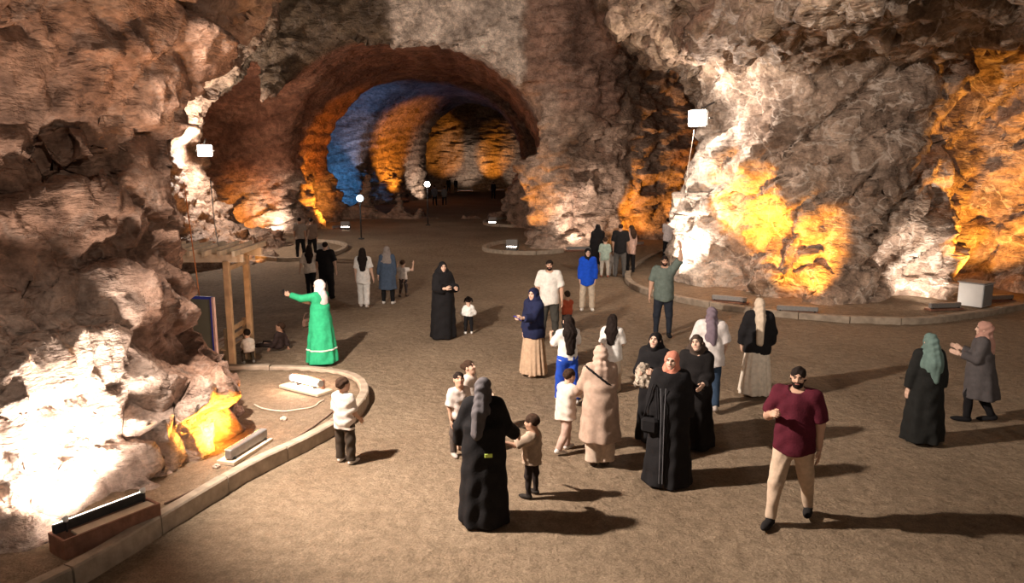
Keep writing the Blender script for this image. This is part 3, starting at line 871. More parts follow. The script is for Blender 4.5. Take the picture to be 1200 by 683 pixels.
def beard_regions(V, F):
    c = V[F].mean(1); x, y, z = np.abs(c[:, 0]), c[:, 1], c[:, 2]
    return ((z < -.03) & (z > -.115) & (y > .0) & ~((x < .024) & (np.abs(z + .047) < .009))) | ((z < .0) & (z > -.09) & (x > .055) & (y > -.005) & (y < .05))

def hand_sdf(grip):
    def f(P):
        # wrist at origin, fingers along -Z, palm faces +Y, thumb on +X
        d = cone(P, (0, 0, .03), (0, 0, -.02), .026, .026)
        q = np.abs(P - np.array([.0, 0, -.062], np.float32)) - np.array([.030, .006, .034], np.float32)
        box = np.sqrt((np.maximum(q, 0) ** 2).sum(1)) + np.minimum(q.max(1), 0) - .009
        d = smin(d, box, .02)
        for i, (x, L) in enumerate(((.029, .072), (.010, .082), (-.010, .076), (-.028, .060))):
            c1, c2, c3 = ((.75, 1.5, 2.2) if grip else (.18, .42, .75))
            p = np.array([x, 0, -.100]); pts = [p]
            for seg, a in ((.45, c1), (.32, c2), (.23, c3)):
                p = p + L * seg * np.array([0, math.sin(a), -math.cos(a)]); pts.append(p)
            for k in range(3): d = smin(d, cone(P, pts[k], pts[k + 1], .0095 - k * .0008, .0088 - k * .0008), .004)
        t0 = np.array([.028, .004, -.035]); t1 = np.array([.050, .022, -.066]); t2 = np.array([.050, .042, -.092]) if grip else np.array([.054, .030, -.096])
        return smin(d, smin(cone(P, t0, t1, .014, .011), cone(P, t1, t2, .0105, .009), .004), .012)
    return f
HANDS = {}
for nm, g in (('relaxed', False), ('grip', True)):
    HANDS[nm] = sdf_mesh(hand_sdf(g), (-.06, -.04, -.21), (.08, .10, .06), .0062)
    HANDS[nm + '_lo'] = sdf_mesh(hand_sdf(g), (-.07, -.05, -.21), (.08, .10, .07), .0105)

SKIN = [mat('skin', (.52, .31, .215), .55, .05, 14), mat('skin_light', (.60, .39, .29), .55, .05, 14), mat('skin_tan', (.43, .245, .165), .55, .05, 14)]
M_eye = mat('eye', (.03, .02, .018), .25, .02, 20)
M_lip = mat('lips', (.42, .16, .13), .5, .05, 20)
M_hair = mat('dark_hair', (.018, .012, .010), .75, .4, 40, .5, 0, 90, .1)
M_hair_b = mat('brown_hair', (.050, .028, .018), .75, .4, 40, .5, 0, 90, .1)
_cloth = {}
def cloth(col, name='cloth'):
    k = (name,) + tuple(col)
    if k not in _cloth: _cloth[k] = mat(name, col, .9, .14, 16, .25, 0, 60, .15)
    return _cloth[k]

class Pose:
    """skeleton in the person's own frame: +Y is forward, z up, feet on z=0"""
    def __init__(s, H, build=1.0, sex='f', lean=0., turn=0., armL=None, armR=None, legL=None, legR=None,
                 head=(0, 0, 0), headk=None, twist=0., sit=False):
        s.H = H; s.b = build
        kid = np.clip((1.5 - H) / .7, 0, 1)
        s.hs = (headk or 1.0) * (.225 * (1 - kid) + .195 * kid) / .235 * (1.0 if H > 1.3 else (.93 + .07 * (H / 1.3)))
        hipx = .052 * H; shx = (.100 if sex == 'm' else .090) * H * (.92 + .08 * build)
        Lt, Ls = .245 * H, .232 * H
        la = legL or ((.0, .0, -1), (0, -.02, -1)); lb = legR or ((.0, .0, -1), (0, -.02, -1))
        hip = np.array([0, 0, .0])
        hl, hr = hip + (-hipx, 0, 0), hip + (hipx, 0, 0)
        s.kneeL = hl + Lt * nrm(la[0]); s.ankL = s.kneeL + Ls * nrm(la[1])
        s.kneeR = hr + Lt * nrm(lb[0]); s.ankR = s.kneeR + Ls * nrm(lb[1])
        low = min(s.ankL[2], s.ankR[2]); sh = np.array([0, 0, .042 * H - low])
        for n in ('kneeL', 'ankL', 'kneeR', 'ankR'): setattr(s, n, getattr(s, n) + sh)
        s.hipL, s.hipR, s.hip = hl + sh, hr + sh, hip + sh
        top = .5 * (1 - kid * .04) * H      # hip to crown
        Rl = rotm(0, -lean) @ rotm(2, twist)
        T = lambda v: s.hip + Rl @ np.array(v, float)
        shz = top - 1.24 * .235 * s.hs - .012 * H
        s.waist = T((0, 0, shz * .42)); s.chest = T((0, .005, shz * .78))
        s.shL, s.shR = T((-shx, -.005, shz)), T((shx, -.005, shz)); s.neck = T((0, -.01 * H, shz + .03 * H))
        s.headc = T((0, .006 * H, top - .118 * s.hs)) if not headk else T((0, .006 * H, top - .118 * s.hs))
        s.Rt = Rl
        yaw, pitch, roll = head
        s.Rh = Rl @ rotm(2, yaw) @ rotm(0, -pitch) @ rotm(1, roll)
        Lu, Lf = .172 * H, .150 * H
        aL = armL or ((-.16, -.02, -1), (-.03, .14, -1)); aR = armR or ((.16, -.02, -1), (.03, .14, -1))
        s.elL = s.shL + Lu * nrm(aL[0]); s.wrL = s.elL + Lf * nrm(aL[1])
        s.elR = s.shR + Lu * nrm(aR[0]); s.wrR = s.elR + Lf * nrm(aR[1])
        s.shx = shx; s.hipx = hipx; s.shz = s.shL[2]
        pts = np.array([s.elL, s.wrL, s.elR, s.wrR, s.kneeL, s.kneeR, s.ankL, s.ankR, s.shL, s.shR, s.headc])
        s.lo = pts.min(0) - .30 * max(H, 1.0) * .62; s.hi = pts.max(0) + .30 * max(H, 1.0) * .62
        s.lo[2] = -.05; s.hi[2] = s.headc[2] + .2
        s.kfoot = {}

    # --- naked parts
    def torso(s, P, inf=0.):
        H, b = s.H, s.b
        bl = .5 * (1 + b)
        d = [cone(P, s.hip + (-s.hipx * .5, 0, .005 * H), s.hip + (s.hipx * .5, 0, .005 * H), .078 * H * bl + inf, .078 * H * bl + inf),
             ell(P, s.waist, np.array([.088 * b, .068 * b, .11]) * H + inf),
             ell(P, s.chest, np.array([.100 * bl, .070 * bl, .115]) * H + inf),
             cone(P, s.shL * .88 + s.chest * .12, s.shR * .88 + s.chest * .12, .040 * H + inf, .040 * H + inf)]
        return uni(d, .05 * H)
    def arm(s, P, side, inf=0., frac=2.0, flare=0.):
        a, e, w_ = (s.shL, s.elL, s.wrL) if side == 'L' else (s.shR, s.elR, s.wrR); H, b = s.H, .6 + .4 * s.b
        if frac <= 1:
            e2 = a + (e - a) * frac
            d = cone(P, a, e2, .038 * H * b + inf, .032 * H * b + inf + flare)
            n = nrm(e - a).astype(np.float32)
            return smax(d, (P - e2.astype(np.float32)) @ n, .01)
        w2 = e + (w_ - e) * min(frac - 1, 1)
        d = smin(cone(P, a, e, .038 * H * b + inf, .029 * H * b + inf + flare * .4), cone(P, e, w2, .029 * H * b + inf + flare * .4, .018 * H * b + inf + flare), .02)
        n = nrm(w_ - e).astype(np.float32)
        return smax(d, (P - w2.astype(np.float32)) @ n - .002, .008)
    def leg(s, P, side, inf=0., flare=0., frac=2.0):
        a, k, f = (s.hipL, s.kneeL, s.ankL) if side == 'L' else (s.hipR, s.kneeR, s.ankR); H, b = s.H, .5 + .5 * s.b
        d = smin(cone(P, a, k, .058 * H * b + inf, .037 * H * b + inf + flare * .4), cone(P, k, f, .035 * H * b + inf + flare * .4, .022 * H + inf + flare), .03)
        if frac < 2:
            n = nrm(f - k).astype(np.float32); c = k + (f - k) * (frac - 1)
            d = smax(d, (P - c.astype(np.float32)) @ n, .008)
        return d
    def body(s, P):
        d = s.torso(P)
        for sd in 'LR':
            d = smin(d, s.arm(P, sd), .03); d = smin(d, s.leg(P, sd), .03)
        return smin(d, cone(P, s.neck - (0, 0, .04 * s.H), s.headc + s.Rh @ np.array([0, -.02, -.06]) * s.hs, .048 * s.hs * 1.05, .050 * s.hs), .02)
    def hp(s, P):                       # points in the head frame
        return ((P - s.headc.astype(np.float32)) @ s.Rh.astype(np.float32)) / np.float32(s.hs)

def folds(P, c, n, amp, seed=0):
    a = np.arctan2(P[:, 0] - c[0], P[:, 1] - c[1])
    return amp * (np.sin(n * a + seed + 1.3 * np.sin(P[:, 2] * 3 + seed)) + .5 * np.sin((n + 3) * a - seed * 2 + P[:, 2] * 2))

class Person:
    def __init__(s, x, y, face, H, label, skin=0, group=None, **pose):
        s.x, s.y, s.H = x, y, H
        s.dist = math.hypot(x, y)
        s.res = min(max(.0125, s.dist * .00112), .03) * (1.0 if H > 1.2 else .85)
        s.p = Pose(H, **pose)
        s.root = empty('person', (x, y, float(floor_height(np.array([x]), np.array([y]))[0]) + .004), R(face))
        tag(s.root, label, 'person', group or 'visitors in the salt cave')
        s.skin = SKIN[skin]; s.near = s.dist < 19
        s.seed = abs(x * 7.3 + y * 3.1) % 6
    def part(s, name, fn, m, lo=None, hi=None, res=None):
        p = s.p
        V, F = sdf_mesh(fn, p.lo if lo is None else lo, p.hi if hi is None else hi, res or s.res)
        if len(F) == 0: print('EMPTY', name, s.root['label']); return None
        return mesh_obj(name, V, F, m, s.root)
    def body(s, beard=False, hands=('relaxed', 'relaxed'), palm=(None, None), hair=M_hair, legs=True):
        p = s.p
        V, F = sdf_mesh(p.body, p.lo, p.hi, s.res * 1.25)
        Vs, Fs, Ms = [V], [F], [np.zeros(len(F), int)]; n = len(V)
        hv, hf, hm = (HEAD_V, HEAD_F, HEAD_M) if s.near else (HEAD_LO_V, HEAD_LO_F, HEAD_LO_M)
        hm = hm.copy()
        if beard: hm[beard_regions(hv, hf) & (hm == 0)] = 3
        Vs.append(p.headc + (hv * p.hs) @ p.Rh.T); Fs.append(hf + n); Ms.append(hm); n += len(hv)
        for i, sd in enumerate('LR'):
            w_, e = (p.wrL, p.elL) if sd == 'L' else (p.wrR, p.elR)
            v, f = HANDS[hands[i] + ('' if s.near else '_lo')]
            z = -nrm(w_ - e)                                        # local +Z towards the elbow
            y = np.array(palm[i] if palm[i] is not None else ((1, .2, 0) if sd == 'L' else (-1, .2, 0)), float)
            y = nrm(y - z * (y @ z)); x = np.cross(y, z)
            sx = 1.0
            # thumb forward: on the left hand local +X must be mirrored when needed
            if sd == 'L': v = v * [-1, 1, 1]; f = f[:, ::-1]
            k = s.H / 1.68 * (1.0 if s.H > 1.3 else 1.06)
            Mx = np.stack([x, y, z], 1)
            Vs.append(w_ + (v * k) @ Mx.T); Fs.append(f + n); Ms.append(np.zeros(len(f), int)); n += len(v)
        mesh_obj('body', np.concatenate(Vs), np.concatenate(Fs), [s.skin, M_eye, M_lip, hair], s.root, True, np.concatenate(Ms))
        return s
    def top(s, col, sleeve=.85, hem=-.02, inf=.014, flare=.012, sflare=.012, name='shirt', fold=.004, neck=.0, hemflare=.0):
        """shirt, jersey, jacket: sleeve 0..1 upper arm, 1..2 forearm; hem below the hip joint in body heights"""
        p = s.p; H = s.H; zh = p.hip[2] + hem * H; c = p.hip
        def f(P):
            d = p.torso(P, inf)
            b = cone(P, p.waist - (0, 0, .02 * H), (p.hip[0], p.hip[1], zh - .05), .082 * H * p.b + inf, .088 * H * (.5 + .5 * p.b) + inf + hemflare)
            e = ((P - p.hip.astype(np.float32)) * np.array([.84, 1.03, 1], np.float32))
            b = cone(e, (0, 0, .12 * H), (0, 0, zh - p.hip[2] - .05), .078 * H * p.b + inf, .086 * H * (.45 + .55 * p.b) + inf + hemflare)
            d = smin(d, b, .04)
            for sd in 'LR': d = smin(d, p.arm(P, sd, inf + .004, sleeve, sflare), .03)
            d = d + fold * np.sin(P[:, 2] * 38 / H * 1.6 + 5 * np.sin(P[:, 0] * 9 + s.seed) + s.seed) + folds(P, c, 5, fold * .7, s.seed)
            d = smax(d, zh + .012 * np.sin(P[:, 0] * 14 + s.seed) * H - P[:, 2], .006)
            # neckline
            nk = p.neck + p.Rt @ np.array([0, .02 * H, .012 * H + neck])
            return smax(d, -ell(P, nk, np.array([.05, .055, .035]) * H), .008)
        s.part(name, f, cloth(col, 'woven_cloth')); return s
    def trousers(s, col, width=.008, flare=.012, frac=1.97, name='trousers', waist=.06):
        p = s.p; H = s.H
        def f(P):
            d = cone(P, p.hip + (-p.hipx * .5, 0, .01 * H), p.hip + (p.hipx * .5, 0, .01 * H), .080 * H * (.5 + .5 * p.b) + width, .080 * H * (.5 + .5 * p.b) + width)
            for sd in 'LR': d = smin(d, p.leg(P, sd, width, flare, frac), .025)
            d = d + .0035 * np.sin(P[:, 2] * 46 / H + 4 * np.sin(P[:, 0] * 20 + s.seed))
            return smax(d, P[:, 2] - p.hip[2] - waist * H, .01)
        s.part(name, f, cloth(col, 'trouser_cloth')); return s
    def skirt(s, col, z0=.06, z1=.03, r0=.10, r1=.17, n=11, amp=.012, name='skirt', dy=.0, sx=1.1):
        """z0 above the hip (body heights), z1 absolute hem height (body heights)"""
        p = s.p; H = s.H; zt = p.hip[2] + z0 * H; zb = z1 * H; c = (p.hip + (p.ankL + p.ankR) / 2) / 2
        def f(P):
            t = np.clip((zt - P[:, 2]) / (zt - zb), 0, 1)
            mid = (p.ankL + p.ankR) / 2
            cx = p.hip[0] + (mid[0] - p.hip[0]) * t; cy = p.hip[1] + (mid[1] + dy - p.hip[1]) * t
            rad = (r0 + (r1 - r0) * t ** .8) * H
            d = (np.sqrt(((P[:, 0] - cx) / sx) ** 2 + (P[:, 1] - cy) ** 2) - rad) * .93
            d = d + folds(P, c, n, amp, s.seed) * (.15 + .85 * t)
            hem = zb + .008 * np.sin(6 * np.arctan2(P[:, 0], P[:, 1]) + s.seed)
            return smax(smax(d, P[:, 2] - zt, .02), hem - P[:, 2], .006)
        s.part(name, f, cloth(col, 'skirt_cloth')); return s
    def robe(s, col, z1=.02, r1=.17, inf=.022, sleeve=1.93, sflare=.03, n=7, amp=.016, name='robe', sx=1.08, rm=.0):
        """abaya, dress or long coat in one piece"""
        p = s.p; H = s.H; zb = z1 * H; zt = p.waist[2]
        mid = (p.ankL + p.ankR) / 2
        def f(P):
            d = p.torso(P, inf)
            t = np.clip((zt - P[:, 2]) / (zt - zb), 0, 1)
            cx = p.waist[0] + (mid[0] - p.waist[0]) * t; cy = p.waist[1] + (mid[1] - p.waist[1]) * t
            r0 = .082 * H * p.b + inf + rm
            rad = r0 + (r1 * H - r0) * t ** .75
            k = (np.sqrt(((P[:, 0] - cx) / sx) ** 2 + (P[:, 1] - cy) ** 2) - rad) * .93
            k = smax(k, P[:, 2] - zt - .06 * H, .05)
            k = k + folds(P, p.hip, n, amp, s.seed) * t
            d = smin(d, k, .05 * H)
            for sd in 'LR': d = smin(d, p.arm(P, sd, inf * .8, sleeve, sflare), .03)
            d = d + .004 * np.sin(P[:, 2] * 26 + 4 * np.sin(P[:, 0] * 8 + s.seed) + s.seed)
            d = smax(d, zb + .008 * np.sin(5 * np.arctan2(P[:, 0], P[:, 1]) + s.seed) - P[:, 2], .006)
            nk = p.neck + p.Rt @ np.array([0, .02 * H, .018 * H])
            return smax(d, -ell(P, nk, np.array([.05, .055, .035]) * H), .008)
        s.robe_fn = f
        s.part(name, f, cloth(col, 'robe_cloth')); return s
    def scarf(s, col, drape=.20, back=.0, tail=None, name='headscarf', face=True, cape=.115, band=0):
        """headscarf: close round the head, open at the face, spread on the shoulders"""
        p = s.p; H = s.H; k = s.p.hs
        def f(P):
            Q = p.hp(P)
            d = ell(Q, (0, -.016, .034), (.092, .116, .105)) * k
            d = smin(d, ell(Q, (0, .0, -.055), (.080, .090, .085)) * k, .04)
            d = smin(d, ell(Q, (0, -.095, .010), (.058, .050, .055)) * k, .05)
            n0 = p.headc + p.Rh @ np.array([0, -.02, -.09]) * k
            n1 = p.neck + p.Rt @ np.array([0, .0, -.045 * H])
            d = smin(d, cone(P, n0, n1, .074 * k, .088 * H * .9), .05)
            # shoulder spread
            c = p.chest + p.Rt @ np.array([0, -.012 * H - back * .3, (.045 - drape * .35) * H])
            sp = ell(P, c, np.array([cape, .086 + back * .3, .10 + drape * .55]) * H)
            sp = sp + folds(P, c, 6, .006, s.seed)
            sp = smax(sp, (p.neck[2] - drape * H - .25 * (P[:, 1] - p.neck[1]) * 0) - P[:, 2] + .03 * np.cos(3 * np.arctan2(P[:, 0] - c[0], P[:, 1] - c[1]) + s.seed), .01)
            d = smin(d, sp, .045)
            if tail is not None:
                a, b, ra, rb = tail
                A = p.headc + p.Rh @ np.array([0, -.08, -.03]) * k
                T0 = p.neck + p.Rt @ (np.array(a) * H); T1 = p.neck + p.Rt @ (np.array(b) * H)
                tl = smin(cone(P, A, T0, ra * H * .9, ra * H), cone(P, T0, T1, ra * H, rb * H), .03) + .005 * np.sin((P[:, 0]) * 75 + s.seed)
                d = smin(d, tl, .03)
            d = d + .005 * np.sin(Q[:, 2] * 62 + 34 * Q[:, 1] + 14 * np.abs(Q[:, 0]) + 2 * np.sin(Q[:, 0] * 22 + s.seed)) * sstep(-.22, -.10, Q[:, 2])
            if face:
                d = smax(d, -(ell(Q, (0, .105, -.012), (.062, .085, .086)) * k), .010)
            return d
        s.part(name, f, cloth(col, 'scarf_cloth'), res=min(s.res, .016) if s.near else s.res * .85); return s
    def hair(s, style='short', m=None, length=.22, band=None):
        p = s.p; H = s.H; k = p.hs; m = m or M_hair
        def f(P):
            Q = p.hp(P)
            d = ell(Q, (0, -.018, .040), (.084, .106, .094))
            fr = ell(Q, (0, .115, -.040), (.074, .095, .100))
            d = smax(d, -fr, .012)
            if style == 'short':
                d = smax(d, -.060 + .30 * Q[:, 1] - Q[:, 2], .012)
                d = smax(d, -(ell(Q, (0, .035, -.075), (.2, .050, .080))), .01)
            else:
                d = smax(d, -.085 - Q[:, 2], .01)
            d = d * k
            if style == 'long':
                a = p.headc + p.Rh @ np.array([0, -.065, .02]) * k; b = p.neck + p.Rt @ np.array([0, -.062 * H, -.02 * H]); c = p.neck + p.Rt @ np.array([0, -.082 * H, -length * H])
                E = np.array([.62, 1, 1], np.float32)
                sc = lambda q: (np.asarray(q) - p.headc) * E
                PP = (P - p.headc.astype(np.float32)) * E
                t = smin(cone(PP, sc(a), sc(b), .060 * k, .048 * H), cone(PP, sc(b), sc(c), .048 * H, .030 * H), .04)
                d = smin(d, t, .03)
            if style == 'bun':
                d = smin(d, ell(Q, (0, -.12, .05), (.045, .04, .045)) * k, .02)
            if style == 'pigtails':
                for sx in (-1, 1):
                    d = smin(d, cone(Q, (sx * .085, -.03, .06), (sx * .115, -.05, -.02), .030, .02) * k, .01)
            d = d + .004 * np.sin(P[:, 0] * 90 + 4 * np.sin(P[:, 2] * 14)) * k
            return d
        s.part('hair', f, m, res=min(s.res, .014) if s.near else s.res * .85); return s
    def shoes(s, col, sole=None, size=1.0, yaw=0.12):
        p = s.p; H = s.H
        for sd, sx in (('L', 1), ('R', -1)):
            a, kn = (p.ankL, p.kneeL) if sd == 'L' else (p.ankR, p.kneeR)
            # pitch of the foot: heel lifts when the shin leans forward behind the body
            sh = nrm(a - kn); pitch = max(0, math.atan2(-sh[1], -sh[2]) - .25) * .9 if a[2] > .06 * H else 0
            Rf = rotm(2, sx * yaw) @ rotm(0, -pitch)
            L = .152 * H * size
            def f(P):
                Q = (P - a.astype(np.float32)) @ Rf.astype(np.float32)
                d = ell(Q, (0, L * .30, -.018 * H), (.030 * H, L * .56, .026 * H))
                d = smin(d, ell(Q, (0, -.01 * H, -.010 * H), (.026 * H, .036 * H, .030 * H)), .02)
                d = smin(d, cone(Q, (0, -.005, .025 * H), (0, 0, -.01 * H), .026 * H, .026 * H), .015)
                return smax(smax(d, -.040 * H - Q[:, 2], .004), Q[:, 2] - .030 * H, .004)
            lo = a - .17 * H; hi = a + .17 * H
            s.part('shoe', f, cloth(col, 'shoe_leather'), lo, hi, max(.008, s.res * .7))
        return s
    def world(s, q):
        """a point of the person's frame in the world"""
        Rz = rotm(2, s.root.rotation_euler[2]); return np.array(s.root.location) + Rz @ np.array(q, float)

def blob_obj(name, fn, lo, hi, res, m, parent=None):
    V, F = sdf_mesh(fn, lo, hi, res); return mesh_obj(name, V, F, m, parent)

M_phone = mat('phone_glass', (.02, .02, .022), .2, .1, 9)
def phone(at, rz, tilt, label, m=None):
    root = tag(empty('mobile_phone', tuple(at), rz), label, 'phone', 'phones held by visitors')
    MB().box((0, 0, 0), (.072, .009, .148), rx=tilt, bev=.003).build('case', m or M_phone, root)
    MB().box((0, .0055 * math.cos(tilt), .0055 * math.sin(tilt)), (.066, .002, .138), rx=tilt).build('screen', M_phone, root)
    return root
def handbag(at, rz, size, col, label, strap=None):
    root = tag(empty('handbag', tuple(at), rz), label, 'handbag', 'handbags of the visitors')
    w_, d_, h_ = size; m = cloth(col, 'bag_leather')
    MB().box((0, 0, 0), (w_, d_, h_), bev=min(size) * .35).build('pouch', m, root)
    MB().box((0, -d_ * .1, h_ * .22), (w_ * .98, d_ * .98, h_ * .5), bev=min(size) * .35).build('flap', m, root)
    pts = [(-w_ * .42, 0, h_ * .4), (-w_ * .3, 0, h_ * .9), (0, 0, h_ * 1.15), (w_ * .3, 0, h_ * .9), (w_ * .42, 0, h_ * .4)] if strap is None else strap
    MB().tube([tuple(q) for q in catmull(pts, 5)], .007, 6).build('strap', m, root, True)
    MB().box((0, -d_ * .52, h_ * .05), (.03, .012, .02)).build('clasp', M_metal, root)
    return root

BLK = (.012, .011, .012); WHT = (.74, .71, .67); DGREY = (.05, .052, .055)
WL = dict(legL=((0, .28, -1), (0, .0, -1)), legR=((0, -.15, -1), (0, -.55, -1)))
WR = dict(legR=((0, .28, -1), (0, .0, -1)), legL=((0, -.15, -1), (0, -.55, -1)))
STAND = dict(legL=((-.10, .03, -1), (-.02, -.03, -1)), legR=((.10, .0, -1), (.02, -.02, -1)))
CHESTL = ((-.22, .25, -1), (.55, .75, .45)); CHESTR = ((.22, .25, -1), (-.55, .75, .45))
FRONTL = ((-.18, .30, -1), (.30, 1, .05)); FRONTR = ((.18, .30, -1), (-.30, 1, .05))

def hold(pn, side, d=.09):
    p = pn.p; w_, e = (p.wrL, p.elL) if side == 'L' else (p.wrR, p.elR)
    return pn.world(w_ + nrm(w_ - e) * d * pn.H / 1.6)

# --- woman in green taking a picture
q = Person(-3.78, 14.5, 72, 1.66, 'woman in a long green dress and white headscarf holding up a phone', 1, build=1.12,
           armL=((-.30, .95, -.15), (-.05, 1, .25)), armR=((.25, .35, -1), (-.75, .65, .35)), head=(.15, -.05, 0))
q.body(hands=('grip', 'relaxed')).robe((.035, .40, .19), .035, .185, .02, 1.9, .012, 9, .012, 'dress').scarf((.72, .66, .64), .13, cape=.10).shoes((.06, .04, .03))
p = q.p
def f(P):
    return smax(np.abs(q.robe_fn(P)) - .010, np.abs(P[:, 2] - .33) - .016, .004)
q.part('hem_trim', f, cloth((.75, .78, .70), 'trim_cloth'), (-.45, -.45, .2), (.45, .45, .45), .012)
phone(hold(q, 'L', .13), R(72), -.1, 'phone held up by the woman in green')
handbag(q.world((-.16, .20, .86)), R(60), (.24, .09, .17), (.10, .055, .04), 'brown handbag hanging in front of the green dress')

# --- far left walkers
q = Person(-8.53, 30.14, 5, 1.66, 'man in a grey shirt seen against the far white floodlight', 2, sex='m', **STAND)
q.body().top((.30, .24, .20), .8).trousers(BLK).shoes(BLK).hair('short')
q = Person(-8.15, 30.5, -5, 1.62, 'dark-haired companion in brown beside the grey-shirted man', 2, **STAND)
q.body().top((.22, .15, .11), 1.8).trousers(BLK).shoes(BLK).hair('short')
q = Person(-5.95, 21.9, 10, 1.52, 'long-haired woman in white shirt and black trousers beside the man in black', 1, armL=((-.45, .1, -1), (-.25, .2, -1)), **WL)
q.body().top((.66, .58, .50), .95, -.04).trousers(BLK).shoes(BLK).hair('long', length=.16)
q = Person(-5.4, 21.6, -4, 1.64, 'heavy man in black shirt and black trousers walking away', 1, sex='m', build=1.3, armR=((.32, -.02, -1), (.12, .12, -1)), **STAND)
q.body().top(BLK, .95, -.07, .02).trousers(BLK, .02, .03).shoes(BLK).hair('short')
q = Person(-4.05, 20.19, 8, 1.62, 'woman dressed all in white with long black hair', 1, armR=((.25, 0, -1), (.2, .1, -1)), **WL)
q.body().top(WHT, .9, -.10, .012, hemflare=.015).trousers(WHT, .012, .03).shoes((.6, .55, .5)).hair('long', length=.20)
q = Person(-3.47, 20.69, -4, 1.60, 'woman in blue denim coat and patterned grey headscarf', 1, build=1.12, armL=((-.25, 0, -1), (-.2, .1, -1)), **STAND)
q.body().robe((.060, .085, .13), .27, .145, .022, 1.95, .012, 6, .01, 'coat').trousers(BLK).scarf((.26, .22, .20), .22).shoes((.66, .62, .58))
q = Person(-3.2, 21.8, -15, 1.10, 'small child in a pale top raising both arms', 1, armL=((-.5, .4, -.2), (.1, .2, 1)), armR=((.6, .3, -.1), (.1, .2, 1)), **WR)
q.body().top((.62, .55, .50), .6).trousers((.05, .04, .04), .002, .002, 1.9).shoes((.1, .08, .07)).hair('short', M_hair_b)

# --- woman in chador and toddler
q = Person(-1.55, 16.61, -140, 1.70, 'woman wrapped in a black chador looking at her phone', 1, build=1.1, armL=FRONTL, armR=((.2, .2, -1), (-.35, 1, .15)), head=(-.35, .0, 0))
q.body(hands=('grip', 'grip')).robe(BLK, .012, .165, .035, 1.75, .05, 6, .014, 'chador', rm=.03).scarf(BLK, .30, .05, cape=.145, name='hood').shoes(BLK)
phone(hold(q, 'R', .12), R(-140), -1.1, 'phone in the hands of the woman in black chador')
q = Person(-1.01, 17.03, 12, .88, 'toddler in white top and black leggings with dark pigtails', 1, armL=((-.5, .1, -1), (.1, .3, -1)), armR=((.5, .1, -1), (-.2, .5, -.6)), **STAND)
q.body().top((.80, .78, .74), 1.6, -.03, .014).trousers(BLK, .006, .008, 1.9).shoes((.75, .72, .68)).hair('pigtails')

# --- couple and child in the middle
q = Person(.40, 13.66, 128, 1.63, 'smiling woman in navy headscarf and pleated beige skirt', 1, build=1.08, armL=((-.2, .7, -.7), (.0, 1, .1)), armR=((.15, .1, -1), (-.35, .45, -1)), head=(.25, .02, 0))
q.body(hands=('grip', 'relaxed')).skirt((.50, .35, .235), .04, .035, .095, .155, 17, .010).robe((.016, .020, .055), .46, .125, .03, 1.85, .02, 5, .006, 'tunic').scarf((.012, .015, .045), .26, .03, cape=.128).shoes((.5, .36, .26))
phone(hold(q, 'L', .11), R(128), -.9, 'bright blue phone held by the woman in navy', mat('blue_phone_case', (.02, .04, .75), .4, .1, 9))
q = Person(.83, 16.44, 176, 1.78, 'bearded man in white T-shirt and dark grey trousers', 0, sex='m', build=1.15, armL=((-.30, .05, -1), (-.05, .15, -1)), armR=((.28, .02, -1), (.05, .15, -1)), **STAND)
q.body(beard=True).top((.72, .68, .62), .95, -.05, .016).trousers((.055, .052, .045), .012, .012).shoes((.03, .025, .02)).hair('short')
q = Person(1.27, 17.0, 20, 1.02, 'small child in orange-red sleeveless shirt beside the bearded man', 0, armL=((-.5, .1, -.8), (-.4, .1, -.6)), **STAND)
q.body().top((.42, .085, .04), .25, -.05).trousers(DGREY, .004, .004).shoes(BLK).hair('short', M_hair_b)
q = Person(2.02, 19.84, 176, 1.64, 'woman in bright blue jacket and beige trousers facing the gallery', 1, armL=((-.18, 0, -1), (.0, .1, -1)), **STAND)
q.body().top((.012, .075, .55), 1.93, -.09, .022, sflare=.014, name='jacket').trousers((.52, .43, .33), .012, .03).shoes((.72, .68, .62)).scarf(BLK, .04, cape=.07)

# --- family at the back wall
q = Person(3.05, 26.65, 10, 1.70, 'woman in a black robe at the left of the family by the back wall', 1, build=1.15, **STAND)
q.body().robe(BLK, .20, .15, .025, 1.9, .03, name='robe').trousers((.12, .12, .14)).scarf(BLK, .2, cape=.13).shoes(DGREY)
q = Person(3.19, 25.6, 0, 1.36, 'boy in pale mint T-shirt and light trousers facing the back wall', 1, **STAND)
q.body().top((.33, .42, .36), .95, -.08, .02).trousers((.48, .44, .38), .01, .01).shoes((.3, .12, .08)).hair('short', M_hair_b)
q = Person(3.50, 26.0, 0, .95, 'little child in white between the boy in mint and the man in black', 1, **STAND)
q.body().top((.55, .50, .46), 1.7).trousers((.62, .58, .54)).shoes((.7, .66, .6)).hair('short', M_hair_b)
q = Person(3.72, 25.66, -12, 1.80, 'tall man in black T-shirt and grey trousers facing the back wall', 0, sex='m', build=1.15, armR=((.2, .1, -1), (.25, .35, -1)), **STAND)
q.body().top((.016, .015, .016), .95, -.05, .016).trousers((.10, .095, .09), .012, .012).shoes((.10, .09, .08)).hair('short', M_hair_b)
q = Person(4.15, 26.1, 35, 1.62, 'woman in a pale pink top and black trousers next to the tall man', 1, armL=((-.2, .3, -1), (-.1, .7, -.6)), **STAND)
q.body().top((.66, .44, .36), 1.6, -.12, .02).trousers(BLK, .008, .02).shoes(BLK).hair('long', M_hair_b, .1)
q = Person(6.1, 29.3, -30, 1.62, 'person in white printed T-shirt and black trousers with a phone', 1, armR=((.15, .3, -1), (-.2, 1, .3)), armL=((-.1, .3, -1), (.3, 1, .3)), **STAND)
q.body(hands=('grip', 'grip')).top((.66, .58, .56), .95, -.06, .02).trousers(BLK).shoes((.7, .68, .66)).hair('short')
phone(hold(q, 'R', .1), R(-30), -.6, 'phone of the person in the white printed T-shirt')
